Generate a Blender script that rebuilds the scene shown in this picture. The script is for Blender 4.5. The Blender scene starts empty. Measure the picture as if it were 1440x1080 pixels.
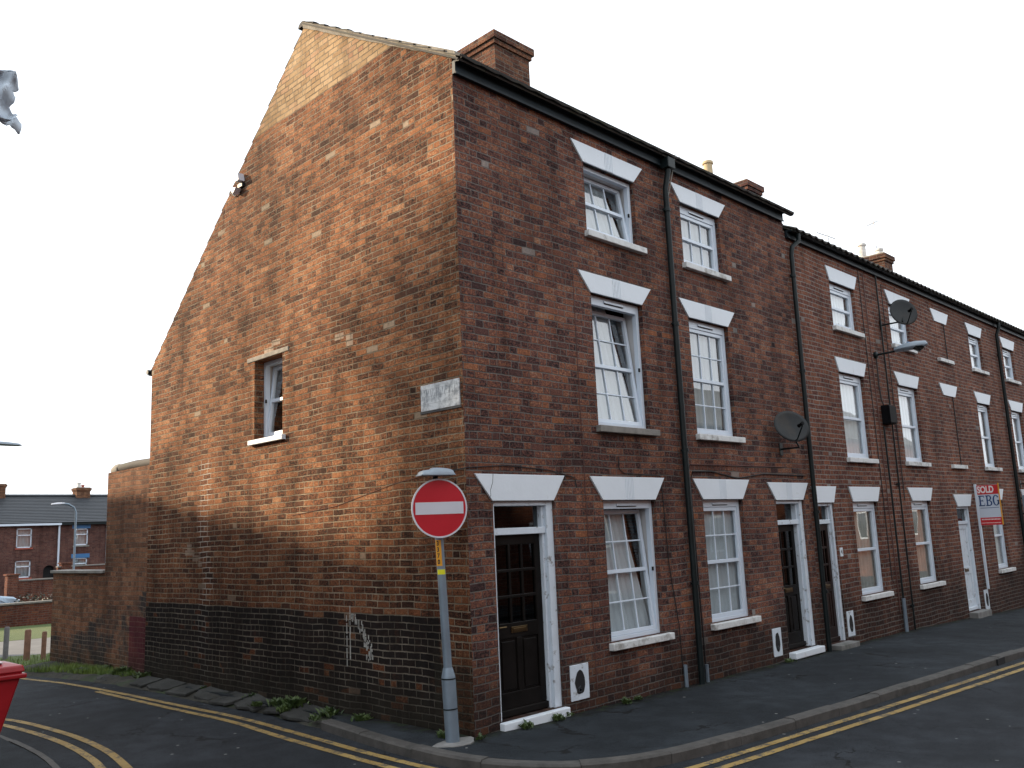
import bpy, bmesh, math, random
from mathutils import Vector, Matrix, noise
random.seed(7)
R = math.radians
scene = bpy.context.scene
col = scene.collection

# ------------------------------------------------------------------ camera
F = 1233.97
YAW, PIT, ROL = 0.79796, 0.167874, -0.043779
cp, sp, cy, sy = math.cos(PIT), math.sin(PIT), math.cos(YAW), math.sin(YAW)
fw = Vector((sy*cp, cy*cp, sp)); rt = Vector((cy, -sy, 0)); up = rt.cross(fw)
r2 = rt*math.cos(ROL) + up*math.sin(ROL); u2 = -rt*math.sin(ROL) + up*math.cos(ROL)
cd = bpy.data.cameras.new('camera'); cam = bpy.data.objects.new('camera', cd); col.objects.link(cam)
CAM = Vector((-6.2934, -6.8774, 2.1))
cam.matrix_world = Matrix(((r2.x, u2.x, -fw.x, CAM.x), (r2.y, u2.y, -fw.y, CAM.y), (r2.z, u2.z, -fw.z, CAM.z), (0, 0, 0, 1)))
cd.sensor_width = 36; cd.lens = F/1440*36; cd.clip_end = 3000; cd.clip_start = .05
scene.camera = cam

# ------------------------------------------------------------------ light
SUN_EL, SUN_AZ = R(21), R(-31)            # azimuth from +Y, negative towards -X
sd = Vector((math.sin(SUN_AZ)*math.cos(SUN_EL), math.cos(SUN_AZ)*math.cos(SUN_EL), math.sin(SUN_EL)))
sl = bpy.data.lights.new('sun', 'SUN'); sl.energy = 4.6; sl.angle = R(1.6); sl.color = (1.0, 0.80, 0.56)
so = bpy.data.objects.new('sun', sl); col.objects.link(so)
so.rotation_euler = sd.to_track_quat('Z', 'Y').to_euler(); so.location = (-20, 30, 20)

world = bpy.data.worlds.new('World'); scene.world = world; world.use_nodes = True
nt = world.node_tree; nt.nodes.clear()
wo = nt.nodes.new('ShaderNodeOutputWorld'); bg = nt.nodes.new('ShaderNodeBackground'); bg.inputs['Strength'].default_value = 0.1
sky = nt.nodes.new('ShaderNodeTexSky'); sky.sky_type = 'NISHITA'; sky.sun_disc = False
sky.sun_elevation = SUN_EL; sky.sun_rotation = SUN_AZ; sky.dust_density = 2.0; sky.air_density = 1.2
tc = nt.nodes.new('ShaderNodeTexCoord'); mp = nt.nodes.new('ShaderNodeMapping'); mp.inputs['Scale'].default_value = (1, 1, 3.2)
mp.inputs['Location'].default_value = (0.35, 0.1, 0.0)
cn = nt.nodes.new('ShaderNodeTexNoise'); cn.inputs['Scale'].default_value = 1.6; cn.inputs['Detail'].default_value = 7
cr = nt.nodes.new('ShaderNodeValToRGB'); cr.color_ramp.elements[0].position = 0.26; cr.color_ramp.elements[1].position = 0.50
cr.color_ramp.elements[0].color = (.7, .7, .7, 1)
mx = nt.nodes.new('ShaderNodeMix'); mx.data_type = 'RGBA'
CLOUD = 8.9
mx.inputs['B'].default_value = (CLOUD*.95, CLOUD*1.0, CLOUD*1.06, 1)
L = nt.links.new
L(tc.outputs['Generated'], mp.inputs['Vector']); L(mp.outputs['Vector'], cn.inputs['Vector']); L(cn.outputs['Fac'], cr.inputs['Fac'])
L(cr.outputs['Color'], mx.inputs['Factor']); L(sky.outputs['Color'], mx.inputs['A']); L(mx.outputs['Result'], bg.inputs['Color'])
L(bg.outputs['Background'], wo.inputs['Surface'])
scene.view_settings.view_transform = 'Standard'; scene.view_settings.look = 'None'
scene.view_settings.gamma = 1.0; scene.view_settings.exposure = 0.95

# ------------------------------------------------------------------ node helpers
class G:
    """tiny expression helper over a material's node tree"""
    def __init__(s, name):
        s.m = bpy.data.materials.new(name); s.m.use_nodes = True; s.t = s.m.node_tree
        s.b = s.t.nodes['Principled BSDF']; s.out = s.t.nodes['Material Output']
        s.geo = s.t.nodes.new('ShaderNodeNewGeometry')
    def set(s, sock, v):
        if isinstance(v, (int, float)): sock.default_value = v
        elif isinstance(v, tuple): sock.default_value = v if len(v) == len(sock.default_value) else v + (1,)
        else: s.t.links.new(v, sock)
    def M(s, op, a, b=None, c=None, clamp=False):
        n = s.t.nodes.new('ShaderNodeMath'); n.operation = op; n.use_clamp = clamp
        s.set(n.inputs[0], a)
        if b is not None: s.set(n.inputs[1], b)
        if c is not None: s.set(n.inputs[2], c)
        return n.outputs[0]
    def xyz(s, v=None):
        n = s.t.nodes.new('ShaderNodeSeparateXYZ'); s.set(n.inputs[0], v if v is not None else s.geo.outputs['Position'])
        return n.outputs
    def vec(s, x, y, z=0.0):
        n = s.t.nodes.new('ShaderNodeCombineXYZ')
        for i, q in enumerate((x, y, z)): s.set(n.inputs[i], q)
        return n.outputs[0]
    def noise(s, scale, detail=3, rough=.5, v=None, dist=0, out='Fac'):
        n = s.t.nodes.new('ShaderNodeTexNoise'); s.set(n.inputs['Vector'], v if v is not None else s.geo.outputs['Position'])
        n.inputs['Scale'].default_value = scale; n.inputs['Detail'].default_value = detail
        n.inputs['Roughness'].default_value = rough; n.inputs['Distortion'].default_value = dist
        return n.outputs[out]
    def white(s, v):
        n = s.t.nodes.new('ShaderNodeTexWhiteNoise'); n.noise_dimensions = '3D'; s.set(n.inputs['Vector'], v)
        return n.outputs['Value']
    def ramp(s, f, stops, interp='LINEAR'):
        n = s.t.nodes.new('ShaderNodeValToRGB'); s.set(n.inputs[0], f); e = n.color_ramp.elements; n.color_ramp.interpolation = interp
        while len(e) < len(stops): e.new(.5)
        for el, (p, c) in zip(e, stops):
            el.position = p; el.color = (c, c, c, 1) if isinstance(c, (int, float)) else tuple(c) + (1,)
        return n.outputs[0]
    def mix(s, f, a, b, mode='MIX'):
        n = s.t.nodes.new('ShaderNodeMix'); n.data_type = 'RGBA'; n.blend_type = mode
        s.set(n.inputs['Factor'], f); s.set(n.inputs['A'], a); s.set(n.inputs['B'], b)
        return n.outputs['Result']
    def step(s, a, edge, w=.01):          # 0 below edge, 1 above
        return s.M('MULTIPLY_ADD', s.M('SUBTRACT', a, edge), 1.0/w, .5, clamp=True)
    def bump(s, h, dist, strength=1.0, normal=None):
        n = s.t.nodes.new('ShaderNodeBump'); n.inputs['Strength'].default_value = strength; n.inputs['Distance'].default_value = dist
        s.set(n.inputs['Height'], h)
        if normal is not None: s.set(n.inputs['Normal'], normal)
        return n.outputs[0]
    def fin(s, color=None, rough=None, normal=None, metal=None, spec=None):
        b = s.b
        if color is not None: s.set(b.inputs['Base Color'], color)
        if rough is not None: s.set(b.inputs['Roughness'], rough)
        if normal is not None: s.set(b.inputs['Normal'], normal)
        if metal is not None: b.inputs['Metallic'].default_value = metal
        if spec is not None: b.inputs['Specular IOR Level'].default_value = spec
        return s.m

def brick(name, ramp, mortar, bond='flemish', zones=None, soot=.35, course=.082, mw=.011, bump=.007, tint=None, dark=.6, wob=1.0):
    g = G(name); P = g.xyz(); Nn = g.xyz(g.geo.outputs['True Normal'])
    ax = g.M('GREATER_THAN', g.M('ABSOLUTE', Nn[0]), .6)
    u0 = g.M('ADD', g.M('MULTIPLY', P[0], g.M('SUBTRACT', 1.0, ax)), g.M('MULTIPLY', P[1], ax))
    z0 = P[2]
    wv = g.xyz(g.noise(14, 5, .72, out='Color')); wb = g.xyz(g.noise(1.3, 1, .5, out='Color'))
    u = g.M('ADD', u0, g.M('MULTIPLY', g.M('SUBTRACT', wv[0], .5), .022*wob))
    z = g.M('ADD', g.M('ADD', z0, g.M('MULTIPLY', g.M('SUBTRACT', wv[1], .5), .020*wob)), g.M('MULTIPLY', g.M('SUBTRACT', wb[1], .5), .05*wob))
    zr = g.M('DIVIDE', z, course); row = g.M('FLOOR', zr); fz = g.M('SUBTRACT', zr, row)
    if bond == 'flemish':
        unit = .345; off = g.M('MULTIPLY', g.M('MODULO', g.M('ADD', row, 400.0), 2.0), .5)
        uu = g.M('ADD', g.M('DIVIDE', g.M('ADD', u, 50.0), unit), off)
        uu = g.M('ADD', uu, g.M('MULTIPLY', g.white(g.vec(row, 3.0, 1.0)), .12))
        fu = g.M('FRACT', uu); hd = g.M('GREATER_THAN', fu, .665)
        cell = g.M('ADD', g.M('MULTIPLY', g.M('FLOOR', uu), 2.0), hd)
        ds = g.M('MINIMUM', fu, g.M('ABSOLUTE', g.M('SUBTRACT', fu, .665)))
        du = g.M('MULTIPLY', g.M('MINIMUM', ds, g.M('SUBTRACT', 1.0, fu)), unit)
    else:
        hr = g.M('LESS_THAN', g.M('MODULO', g.M('ADD', row, 402.0), 6.0), .5)
        unit = g.M('SUBTRACT', .222, g.M('MULTIPLY', hr, .111))
        off = g.M('MULTIPLY', g.M('MODULO', g.M('ADD', row, 400.0), 2.0), .111)
        uu = g.M('DIVIDE', g.M('ADD', g.M('ADD', g.M('ADD', u, 50.0), off), g.M('MULTIPLY', g.white(g.vec(row, 3.0, 1.0)), .05)), unit)
        cell = g.M('FLOOR', uu); fu = g.M('SUBTRACT', uu, cell)
        du = g.M('MULTIPLY', g.M('MINIMUM', fu, g.M('SUBTRACT', 1.0, fu)), unit)
    dz = g.M('MULTIPLY', g.M('MINIMUM', fz, g.M('SUBTRACT', 1.0, fz)), course)
    d = g.M('MINIMUM', g.M('MULTIPLY', du, 1.35), dz)
    mwv = g.M('MULTIPLY', g.M('ADD', g.M('MULTIPLY', g.noise(3.1, 2), .8), .6), mw*.5)
    mask = g.M('DIVIDE', g.M('SUBTRACT', d, g.M('MULTIPLY', mwv, .7)), .004, clamp=True)      # 1 on the brick face
    idv = g.vec(cell, row, ax); r1 = g.white(idv); r2_ = g.white(g.vec(cell, row, g.M('ADD', ax, 7.3))); r3 = g.white(g.vec(row, cell, 2.7))
    fine = g.noise(60, 5, .75); med = g.noise(13, 5, .7); big = g.noise(.55, 4, .6)
    mo = g.M('SUBTRACT', g.noise(26, 6, .80, g.vec(g.M('ADD', u0, g.M('MULTIPLY', r1, 3.0)), g.M('MULTIPLY', z0, 1.5), ax)), .5)
    pick = g.M('ADD', g.M('ADD', g.M('MULTIPLY', r1, .52), .21), g.M('ADD', g.M('MULTIPLY', mo, 3.3), g.M('MULTIPLY', g.M('SUBTRACT', g.noise(1.1, 3, .6), .5), .42)), clamp=True)
    pick = g.mix(g.M('MULTIPLY', g.M('GREATER_THAN', r3, .90), .7), pick, r2_)
    c = g.ramp(pick, ramp)
    c = g.mix(g.M('MULTIPLY', g.M('SUBTRACT', 1.0, g.ramp(med, [(.35, 0), (.62, 1)])), .45), c, g.mix(1.0, c, (.50, .45, .42), 'MULTIPLY'))
    c = g.mix(.9, c, g.ramp(fine, [(.28, .15), (.5, .5), (.72, .88)]), 'OVERLAY')
    mort = g.mix(g.ramp(g.noise(2.3, 4, .65), [(.35, 0), (.65, 1)]), mortar, g.mix(1.0, mortar, (dark, dark, dark), 'MULTIPLY'))
    ctx = dict(g=g, P=P, u=u0, z=z0, r1=r1, r2=r2_, r3=r3, c=c, mort=mort, mask=mask, row=row, cell=cell, zr=zr, med=med, big=big, ax=ax, course=course)
    if zones: zones(ctx)
    colr = g.mix(ctx['mask'], ctx['mort'], ctx['c'])
    colr = g.mix(soot, colr, g.mix(1.0, colr, g.ramp(big, [(.36, .35), (.62, 1.0)]), 'MULTIPLY'))
    st_ = g.noise(1.0, 5, .65, g.vec(g.M('MULTIPLY', u0, 3.4), g.M('MULTIPLY', z0, .32), ax))
    colr = g.mix(g.ramp(st_, [(.50, 0), (.66, .55)]), colr, g.mix(1.0, colr, (.42, .40, .40), 'MULTIPLY'))
    pa = g.noise(.8, 3, .5, g.vec(g.M('MULTIPLY', u0, .9), g.M('MULTIPLY', z0, 1.3), 4.0))
    colr = g.mix(g.ramp(pa, [(.54, 0), (.60, .35)]), colr, g.mix(1.0, colr, (1.35, 1.30, 1.25), 'MULTIPLY'))
    h = g.M('ADD', g.M('MULTIPLY', ctx['mask'], g.M('ADD', .65, g.M('MULTIPLY', r3, .5))), g.M('ADD', g.M('MULTIPLY', med, .7), g.M('MULTIPLY', fine, .22)))
    pit = g.ramp(g.noise(17, 3, .6), [(.27, 0), (.36, 1)])
    h = g.M('ADD', h, g.M('MULTIPLY', pit, .6))
    return g.fin(colr, g.M('ADD', .82, g.M('MULTIPLY', fine, .15)), g.bump(h, bump, 1.0), spec=.08)

def zone_gable(k):
    g = k['g']; z, u = k['z'], k['u']
    rowz = g.M('MULTIPLY', k['row'], k['course'])
    pale = g.step(rowz, 8.08, .02)
    palec = g.ramp(k['r1'], [(0, (.30, .19, .10)), (.4, (.40, .27, .15)), (.75, (.45, .31, .18)), (1, (.36, .20, .12))])
    k['c'] = g.mix(pale, k['c'], palec)
    # scattered repaired / pale bricks
    k['c'] = g.mix(g.M('MULTIPLY', g.M('GREATER_THAN', k['r2'], .994), .6), k['c'], (.42, .36, .27))
    def spot(y0, y1, z0, z1):
        a = g.M('MULTIPLY', g.M('GREATER_THAN', u, y0), g.M('LESS_THAN', u, y1))
        return g.M('MULTIPLY', a, g.M('MULTIPLY', g.M('GREATER_THAN', z, z0), g.M('LESS_THAN', z, z1)))
    for s4 in ((6.2, 6.52, 1.97, 2.05), (6.05, 6.26, 1.88, 1.97), (6.3, 6.44, 2.05, 2.14), (5.95, 6.08, 1.80, 1.88), (3.9, 4.15, 4.76, 4.83), (3.72, 3.95, 4.83, 4.91), (4.2, 4.33, .62, .78), (2.2, 2.4, 4.62, 4.70), (2.0, 2.15, 4.5, 4.66)):
        k['c'] = g.mix(g.M('MULTIPLY', spot(*s4), .65), k['c'], (.50, .42, .33))
    # washed-out repointed seam
    seam = g.M('ABSOLUTE', g.M('SUBTRACT', u, g.M('ADD', 5.35, g.M('MULTIPLY', g.noise(.9, 2, .5, g.vec(0.0, 0.0, z)), 1.1))))
    sm = g.M('MULTIPLY', g.M('SUBTRACT', 1.0, g.step(seam, .16, .12)), g.M('LESS_THAN', z, 3.4))
    k['mort'] = g.mix(g.M('MULTIPLY', sm, .8), k['mort'], (.52, .49, .43))
    # brick faces darker low down, reaching higher at the far end; mortar unchanged
    low_ = g.M('SUBTRACT', 1.0, g.step(g.M('ADD', z, g.M('MULTIPLY', g.M('SUBTRACT', k['big'], .5), 2.2)), g.M('ADD', 2.0, g.M('MULTIPLY', u, .18)), 1.3))
    k['c'] = g.mix(g.M('MULTIPLY', low_, .8), k['c'], g.mix(1.0, k['c'], (.50, .44, .44), 'MULTIPLY'))
    # black bitumen painted base
    bl = g.M('MULTIPLY', g.M('SUBTRACT', 1.0, g.step(g.M('ADD', rowz, g.M('MULTIPLY', g.M('LESS_THAN', u, 3.4), g.M('MULTIPLY', g.M('SUBTRACT', 3.4, u), .012))), 1.22, .02)), g.step(u, g.M('ADD', .32, g.M('MULTIPLY', k['med'], .3)), .05))
    spall = g.M('GREATER_THAN', g.M('ADD', k['r2'], g.M('MULTIPLY', g.ramp(g.noise(1.1, 2), [(.45, 0), (.7, 1)]), .09)), .975)
    blc = g.M('MULTIPLY', bl, g.M('SUBTRACT', 1.0, spall))
    k['c'] = g.mix(g.M('MULTIPLY', bl, .7), k['c'], g.mix(1.0, k['c'], (.45, .42, .42), 'MULTIPLY'))
    blc = g.M('MULTIPLY', blc, g.ramp(g.noise(6, 4, .7), [(.30, .6), (.42, 1)]))
    k['c'] = g.mix(g.M('MULTIPLY', blc, .93), k['c'], g.mix(g.noise(8, 3), (.006, .006, .007), (.018, .016, .015)))
    k['mort'] = g.mix(g.M('MULTIPLY', bl, .75), k['mort'], g.mix(g.ramp(g.noise(2.1, 3, .6), [(.4, 0), (.6, 1)]), (.032, .028, .025), (.165, .148, .125)))
    # grime rising from the foot, taken higher at the corner to paint its shade
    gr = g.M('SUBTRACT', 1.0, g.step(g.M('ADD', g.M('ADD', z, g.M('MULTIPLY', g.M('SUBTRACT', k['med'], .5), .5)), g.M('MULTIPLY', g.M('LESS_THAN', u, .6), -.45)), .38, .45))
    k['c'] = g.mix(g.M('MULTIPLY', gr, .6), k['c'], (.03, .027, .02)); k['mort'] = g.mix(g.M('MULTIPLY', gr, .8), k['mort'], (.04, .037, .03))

def zone_front(k):
    g = k['g']
    k['c'] = g.mix(g.M('MULTIPLY', g.M('GREATER_THAN', k['r2'], .996), .6), k['c'], (.26, .27, .26))
    gr = g.M('SUBTRACT', 1.0, g.step(g.M('ADD', k['z'], g.M('MULTIPLY', g.M('SUBTRACT', k['big'], .5), 1.8)), .72, .7))  # foot grime, deepened to carry the street's shade in the colour
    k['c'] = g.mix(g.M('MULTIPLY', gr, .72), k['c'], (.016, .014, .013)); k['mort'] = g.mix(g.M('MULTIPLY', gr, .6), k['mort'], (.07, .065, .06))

def zone_yard(k):
    g = k['g']; z, u = k['z'], k['u']
    rowz = g.M('MULTIPLY', k['row'], k['course'])
    bl = g.M('MULTIPLY', g.M('LESS_THAN', g.M('ADD', rowz, g.M('MULTIPLY', g.M('SUBTRACT', k['big'], .5), .9)), g.M('SUBTRACT', 1.35, g.M('MULTIPLY', g.M('SUBTRACT', u, 7.9), .22))), g.ramp(g.noise(1.6, 3, .7), [(.40, 0), (.55, .9)]))
    k['c'] = g.mix(bl, k['c'], (.028, .03, .032))
    m = g.M('MULTIPLY', g.M('LESS_THAN', u, 8.58), g.M('LESS_THAN', rowz, .93))
    k['c'] = g.mix(g.M('MULTIPLY', m, .85), k['c'], (.085, .018, .025)); k['mort'] = g.mix(g.M('MULTIPLY', m, .6), k['mort'], (.12, .03, .035))
    gr = g.M('SUBTRACT', 1.0, g.step(z, .3, .3))
    k['c'] = g.mix(g.M('MULTIPLY', gr, .5), k['c'], (.03, .03, .02))

MT = {}
MT['brick_front'] = brick('brick_front', [(0, (.020, .016, .018)), (.22, (.075, .042, .040)), (.45, (.140, .066, .053)), (.68, (.20, .085, .056)), (.86, (.31, .125, .060)), (1, (.24, .20, .165))], (.17, .158, .145), zones=zone_front, mw=.013, course=.084, soot=.45)
MT['brick_front_red'] = brick('brick_front_red', [(0, (.050, .026, .025)), (.3, (.128, .054, .043)), (.6, (.19, .077, .051)), (.85, (.25, .10, .057)), (1, (.19, .14, .11))], (.27, .25, .225), zones=zone_front, mw=.016, soot=.3)
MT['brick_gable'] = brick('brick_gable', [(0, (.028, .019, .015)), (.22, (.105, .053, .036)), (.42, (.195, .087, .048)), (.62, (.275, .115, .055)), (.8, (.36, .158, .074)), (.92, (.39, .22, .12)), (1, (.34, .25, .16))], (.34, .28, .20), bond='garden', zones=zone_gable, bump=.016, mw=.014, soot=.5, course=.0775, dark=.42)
MT['brick_stack'] = brick('brick_stack', [(0, (.04, .025, .022)), (.35, (.10, .050, .038)), (.7, (.18, .080, .048)), (1, (.27, .15, .085))], (.20, .17, .14), bond='garden', bump=.01, mw=.014)
MT['brick_yard'] = brick('brick_yard', [(0, (.07, .045, .036)), (.35, (.16, .078, .048)), (.7, (.25, .115, .063)), (1, (.30, .19, .12))], (.20, .16, .12), bond='garden', zones=zone_yard, bump=.010, wob=1.5)
MT['brick_plain'] = brick('brick_plain', [(0, (.08, .035, .028)), (.5, (.16, .06, .04)), (1, (.22, .09, .05))], (.18, .16, .14))
MT['brick_far'] = brick('brick_far', [(0, (.07, .033, .030)), (.5, (.12, .055, .046)), (1, (.17, .085, .065))], (.15, .13, .12), wob=.3)

def simple(name, c, rough=.6, nscale=8, var=.25, bump=0.0, metal=0, spec=None, dirt=None, dscale=2.5, dth=(.5, .7)):
    g = G(name); n = g.noise(nscale, 5, .6)
    lo = tuple(x*(1-var) for x in c); hi = tuple(min(1, x*(1+var)) for x in c)
    cc = g.mix(g.ramp(n, [(.3, 0), (.7, 1)]), lo, hi)
    if dirt: cc = g.mix(g.ramp(g.noise(dscale, 6, .7), [(dth[0], 0), (dth[1], .85)]), cc, dirt)
    nm = g.bump(g.noise(nscale*5, 4, .6), bump) if bump else None
    return g.fin(cc, g.M('ADD', rough-.06, g.M('MULTIPLY', n, .14)), nm, metal, spec)
MT['white_paint'] = simple('white_paint', (.64, .70, .755), .5, 3, .03, .002, dirt=(.40, .42, .42), dscale=3, dth=(.60, .80))
MT['peeling_paint'] = simple('peeling_paint', (.56, .63, .70), .55, 5, .06, .003, dirt=(.16, .15, .14), dscale=9, dth=(.58, .66))
MT['upvc'] = simple('upvc', (.58, .66, .75), .3, 3, .03)
MT['sill_stone'] = simple('sill_stone', (.58, .60, .60), .7, 9, .10, .003, dirt=(.22, .21, .19), dscale=5, dth=(.52, .66))
MT['grey_stone'] = simple('grey_stone', (.19, .18, .165), .8, 9, .2, .004, dirt=(.10, .10, .09), dscale=5)
MT['concrete'] = simple('concrete', (.17, .17, .165), .85, 7, .25, .004, dirt=(.07, .075, .06))
MT['kerb_stone'] = simple('kerb_stone', (.060, .057, .053), .8, 6, .35, .004, dirt=(.025, .025, .022))
MT['black_iron'] = simple('black_iron', (.005, .010, .011), .45, 6, .3, .001, spec=.25)
MT['fascia'] = simple('fascia', (.009, .016, .021), .45, 4, .3, .001, spec=.25)
MT['roof_tile'] = simple('roof_tile', (.055, .05, .045), .85, 3, .35, .004, dirt=(.05, .055, .028), dscale=3)
MT['slate'] = simple('slate', (.028, .033, .040), .6, 2, .25, .002)
MT['cement'] = simple('cement', (.24, .22, .185), .9, 8, .3, .008, dirt=(.12, .11, .09))
MT['dark_wood'] = simple('dark_wood', (.006, .005, .0045), .4, 5, .4, .001, spec=.15)
MT['brown_wood'] = simple('brown_wood', (.018, .009, .007), .4, 5, .35, .001, spec=.2)
MT['brass'] = simple('brass', (.13, .09, .045), .35, 5, .2, metal=1)
MT['galv'] = simple('galv', (.17, .22, .27), .42, 5, .14, .001, metal=.35, dirt=(.14, .16, .18), dscale=4, dth=(.62, .75))
MT['grey_plastic'] = simple('grey_plastic', (.22, .27, .32), .4, 4, .12)
MT['dish_grey'] = simple('dish_grey', (.014, .017, .019), .5, 4, .3, spec=.25, dirt=(.035, .03, .025))
MT['black_plastic'] = simple('black_plastic', (.004, .004, .005), .6, 4, .2, spec=.1)
MT['cable_black'] = simple('cable_black', (.012, .011, .012), .6, 4, .2)
MT['cable_brown'] = simple('cable_brown', (.09, .035, .028), .6, 4, .2)
MT['sign_red'] = simple('sign_red', (.40, .008, .020), .35, 3, .06)
MT['sign_white'] = simple('sign_white', (.52, .53, .58), .35, 3, .04)
MT['label_yellow'] = simple('label_yellow', (.62, .28, .01), .5, 3, .05)
MT['label_lime'] = simple('label_lime', (.62, .60, .01), .5, 3, .05)
MT['ink_black'] = simple('ink_black', (.01, .008, .008), .5, 3, .05)
MT['ink_blue'] = simple('ink_blue', (.008, .05, .16), .4, 3, .05)
MT['board_white'] = simple('board_white', (.52, .58, .66), .4, 3, .03)
MT['board_red'] = simple('board_red', (.50, .015, .02), .4, 3, .05)
MT['board_text'] = simple('board_text', (.75, .70, .70), .4, 3, .03)
MT['blue_paint'] = simple('blue_paint', (.03, .13, .30), .5, 3, .1)
MT['pot_buff'] = simple('pot_buff', (.42, .33, .20), .8, 7, .15, .002)
MT['pot_white'] = simple('pot_white', (.55, .53, .50), .8, 7, .15, .002, dirt=(.2, .18, .16))
MT['pot_red'] = simple('pot_red', (.28, .07, .045), .8, 7, .2, .002)
MT['alu'] = simple('alu', (.35, .36, .38), .35, 6, .1, metal=.8)
MT['cloth'] = simple('cloth', (.46, .53, .60), .85, 9, .18, .002)
MT['bin_red'] = simple('bin_red', (.30, .008, .014), .35, 3, .12, .001)
MT['bin_lid'] = simple('bin_lid', (.55, .50, .52), .25, 3, .1)
MT['post_wood'] = simple('post_wood', (.18, .095, .06), .8, 12, .3, .003)
MT['post_grey'] = simple('post_grey', (.14, .14, .145), .8, 12, .3, .003)
MT['curtain'] = simple('curtain', (.40, .43, .45), .9, 4, .05)
MT['net'] = simple('net', (.78, .80, .82), .9, 4, .05)
MT['curtain_cream'] = simple('curtain_cream', (.40, .39, .35), .9, 4, .06)
MT['plaster'] = simple('plaster', (.50, .50, .50), .8, 4, .05)
MT['dark_hole'] = simple('dark_hole', (.006, .006, .007), .9, 4, .1)
MT['car_silver'] = simple('car_silver', (.30, .38, .46), .25, 2, .05, metal=.4)
MT['car_red'] = simple('car_red', (.35, .02, .02), .25, 2, .05)
MT['glass_dark'] = simple('glass_dark', (.015, .02, .025), .06, 2, .1, spec=.8)
MT['rubber'] = simple('rubber', (.015, .015, .015), .8, 4, .2)
MT['path'] = simple('path', (.10, .10, .10), .9, 1.5, .25, .004)
MT['chalk'] = simple('chalk', (.34, .34, .32), .9, 20, .3)

def glass_mat(name, tint, refl):
    g = G(name); t = g.t
    tr = t.nodes.new('ShaderNodeBsdfTransparent'); tr.inputs[0].default_value = tint + (1,)
    gl = t.nodes.new('ShaderNodeBsdfGlossy'); gl.inputs['Roughness'].default_value = .015
    lw = t.nodes.new('ShaderNodeLayerWeight'); lw.inputs[0].default_value = .5
    F_ = g.M('MULTIPLY_ADD', g.M('POWER', lw.outputs['Facing'], 5.0), 1-refl, refl)
    wv = g.bump(g.noise(1.7, 1), .0012, 1.0); t.links.new(wv, gl.inputs['Normal'])
    mx = t.nodes.new('ShaderNodeMixShader'); t.links.new(F_, mx.inputs[0]); t.links.new(tr.outputs[0], mx.inputs[1]); t.links.new(gl.outputs[0], mx.inputs[2])
    t.links.new(mx.outputs[0], g.out.inputs['Surface']); t.nodes.remove(g.b); return g.m
MT['glass'] = glass_mat('glass', (.92, .96, .97), .26)
MT['glass_low'] = glass_mat('glass_low', (.92, .96, .97), .085)
MT['glass_door'] = glass_mat('glass_door', (.25, .28, .28), .07)

def asphalt(name, c, speck=.5, patch=True, moss=False):
    g = G(name); n1 = g.noise(160, 2, .6); n2 = g.noise(3, 5, .65); n3 = g.noise(.5, 3, .5)
    cc = g.mix(g.ramp(n1, [(.38, 0), (.66, 1)]), tuple(x*.35 for x in c), tuple(x*2.0 for x in c))
    cc = g.mix(g.ramp(n2, [(.42, 0), (.62, .6)]), cc, tuple(x*1.9 for x in c))
    cc = g.mix(g.ramp(n3, [(.42, 0), (.6, .5)]), cc, tuple(x*.55 for x in c))
    vo = g.t.nodes.new('ShaderNodeTexVoronoi'); vo.feature = 'DISTANCE_TO_EDGE'; vo.inputs['Scale'].default_value = .55
    P = g.xyz(); nn = g.xyz(g.noise(2.2, 4, .6, out='Color'))
    g.set(vo.inputs['Vector'], g.vec(g.M('ADD', P[0], g.M('MULTIPLY', nn[0], .9)), g.M('ADD', P[1], g.M('MULTIPLY', nn[1], .9)), 0.0))
    crack = g.M('LESS_THAN', vo.outputs['Distance'], g.M('MULTIPLY', g.ramp(g.noise(.8, 2), [(.5, 0), (.62, 1)]), .010))
    cc = g.mix(g.M('MULTIPLY', crack, .8), cc, (.008, .008, .008))
    # sparse light specks: grit, gum and litter dust
    v2 = g.t.nodes.new('ShaderNodeTexVoronoi'); v2.inputs['Scale'].default_value = 9; g.set(v2.inputs['Vector'], g.geo.outputs['Position'])
    sp_ = g.M('LESS_THAN', v2.outputs['Distance'], g.M('MULTIPLY', g.M('GREATER_THAN', g.xyz(v2.outputs['Color'])[0], .965), .16))
    cc = g.mix(g.M('MULTIPLY', sp_, speck), cc, (.30, .30, .29))
    if moss:                                       # damp soil and moss that collects against the house walls
        dist = g.M('MAXIMUM', g.M('MULTIPLY', P[1], -1.0), g.M('MULTIPLY', P[0], -1.0))
        mm = g.M('SUBTRACT', 1.0, g.step(g.M('ADD', dist, g.M('MULTIPLY', g.M('SUBTRACT', g.noise(5, 5, .7), .5), .55)), .14, .2))
        cc = g.mix(g.M('MULTIPLY', mm, .85), cc, g.mix(g.ramp(g.noise(9, 3), [(.5, 0), (.6, 1)]), (.010, .009, .008), (.018, .026, .009)))
    h = g.M('SUBTRACT', g.M('ADD', n1, g.M('MULTIPLY', n2, 1.5)), g.M('MULTIPLY', crack, 2.0))
    return g.fin(cc, .85, g.bump(h, .004), spec=.12)
MT['asphalt'] = asphalt('asphalt', (.021, .0245, .029))
MT['pavement'] = asphalt('pavement', (.021, .0255, .030), .6, moss=True)
MT['flag_old'] = asphalt('flag_old', (.040, .041, .039), .3)

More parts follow.
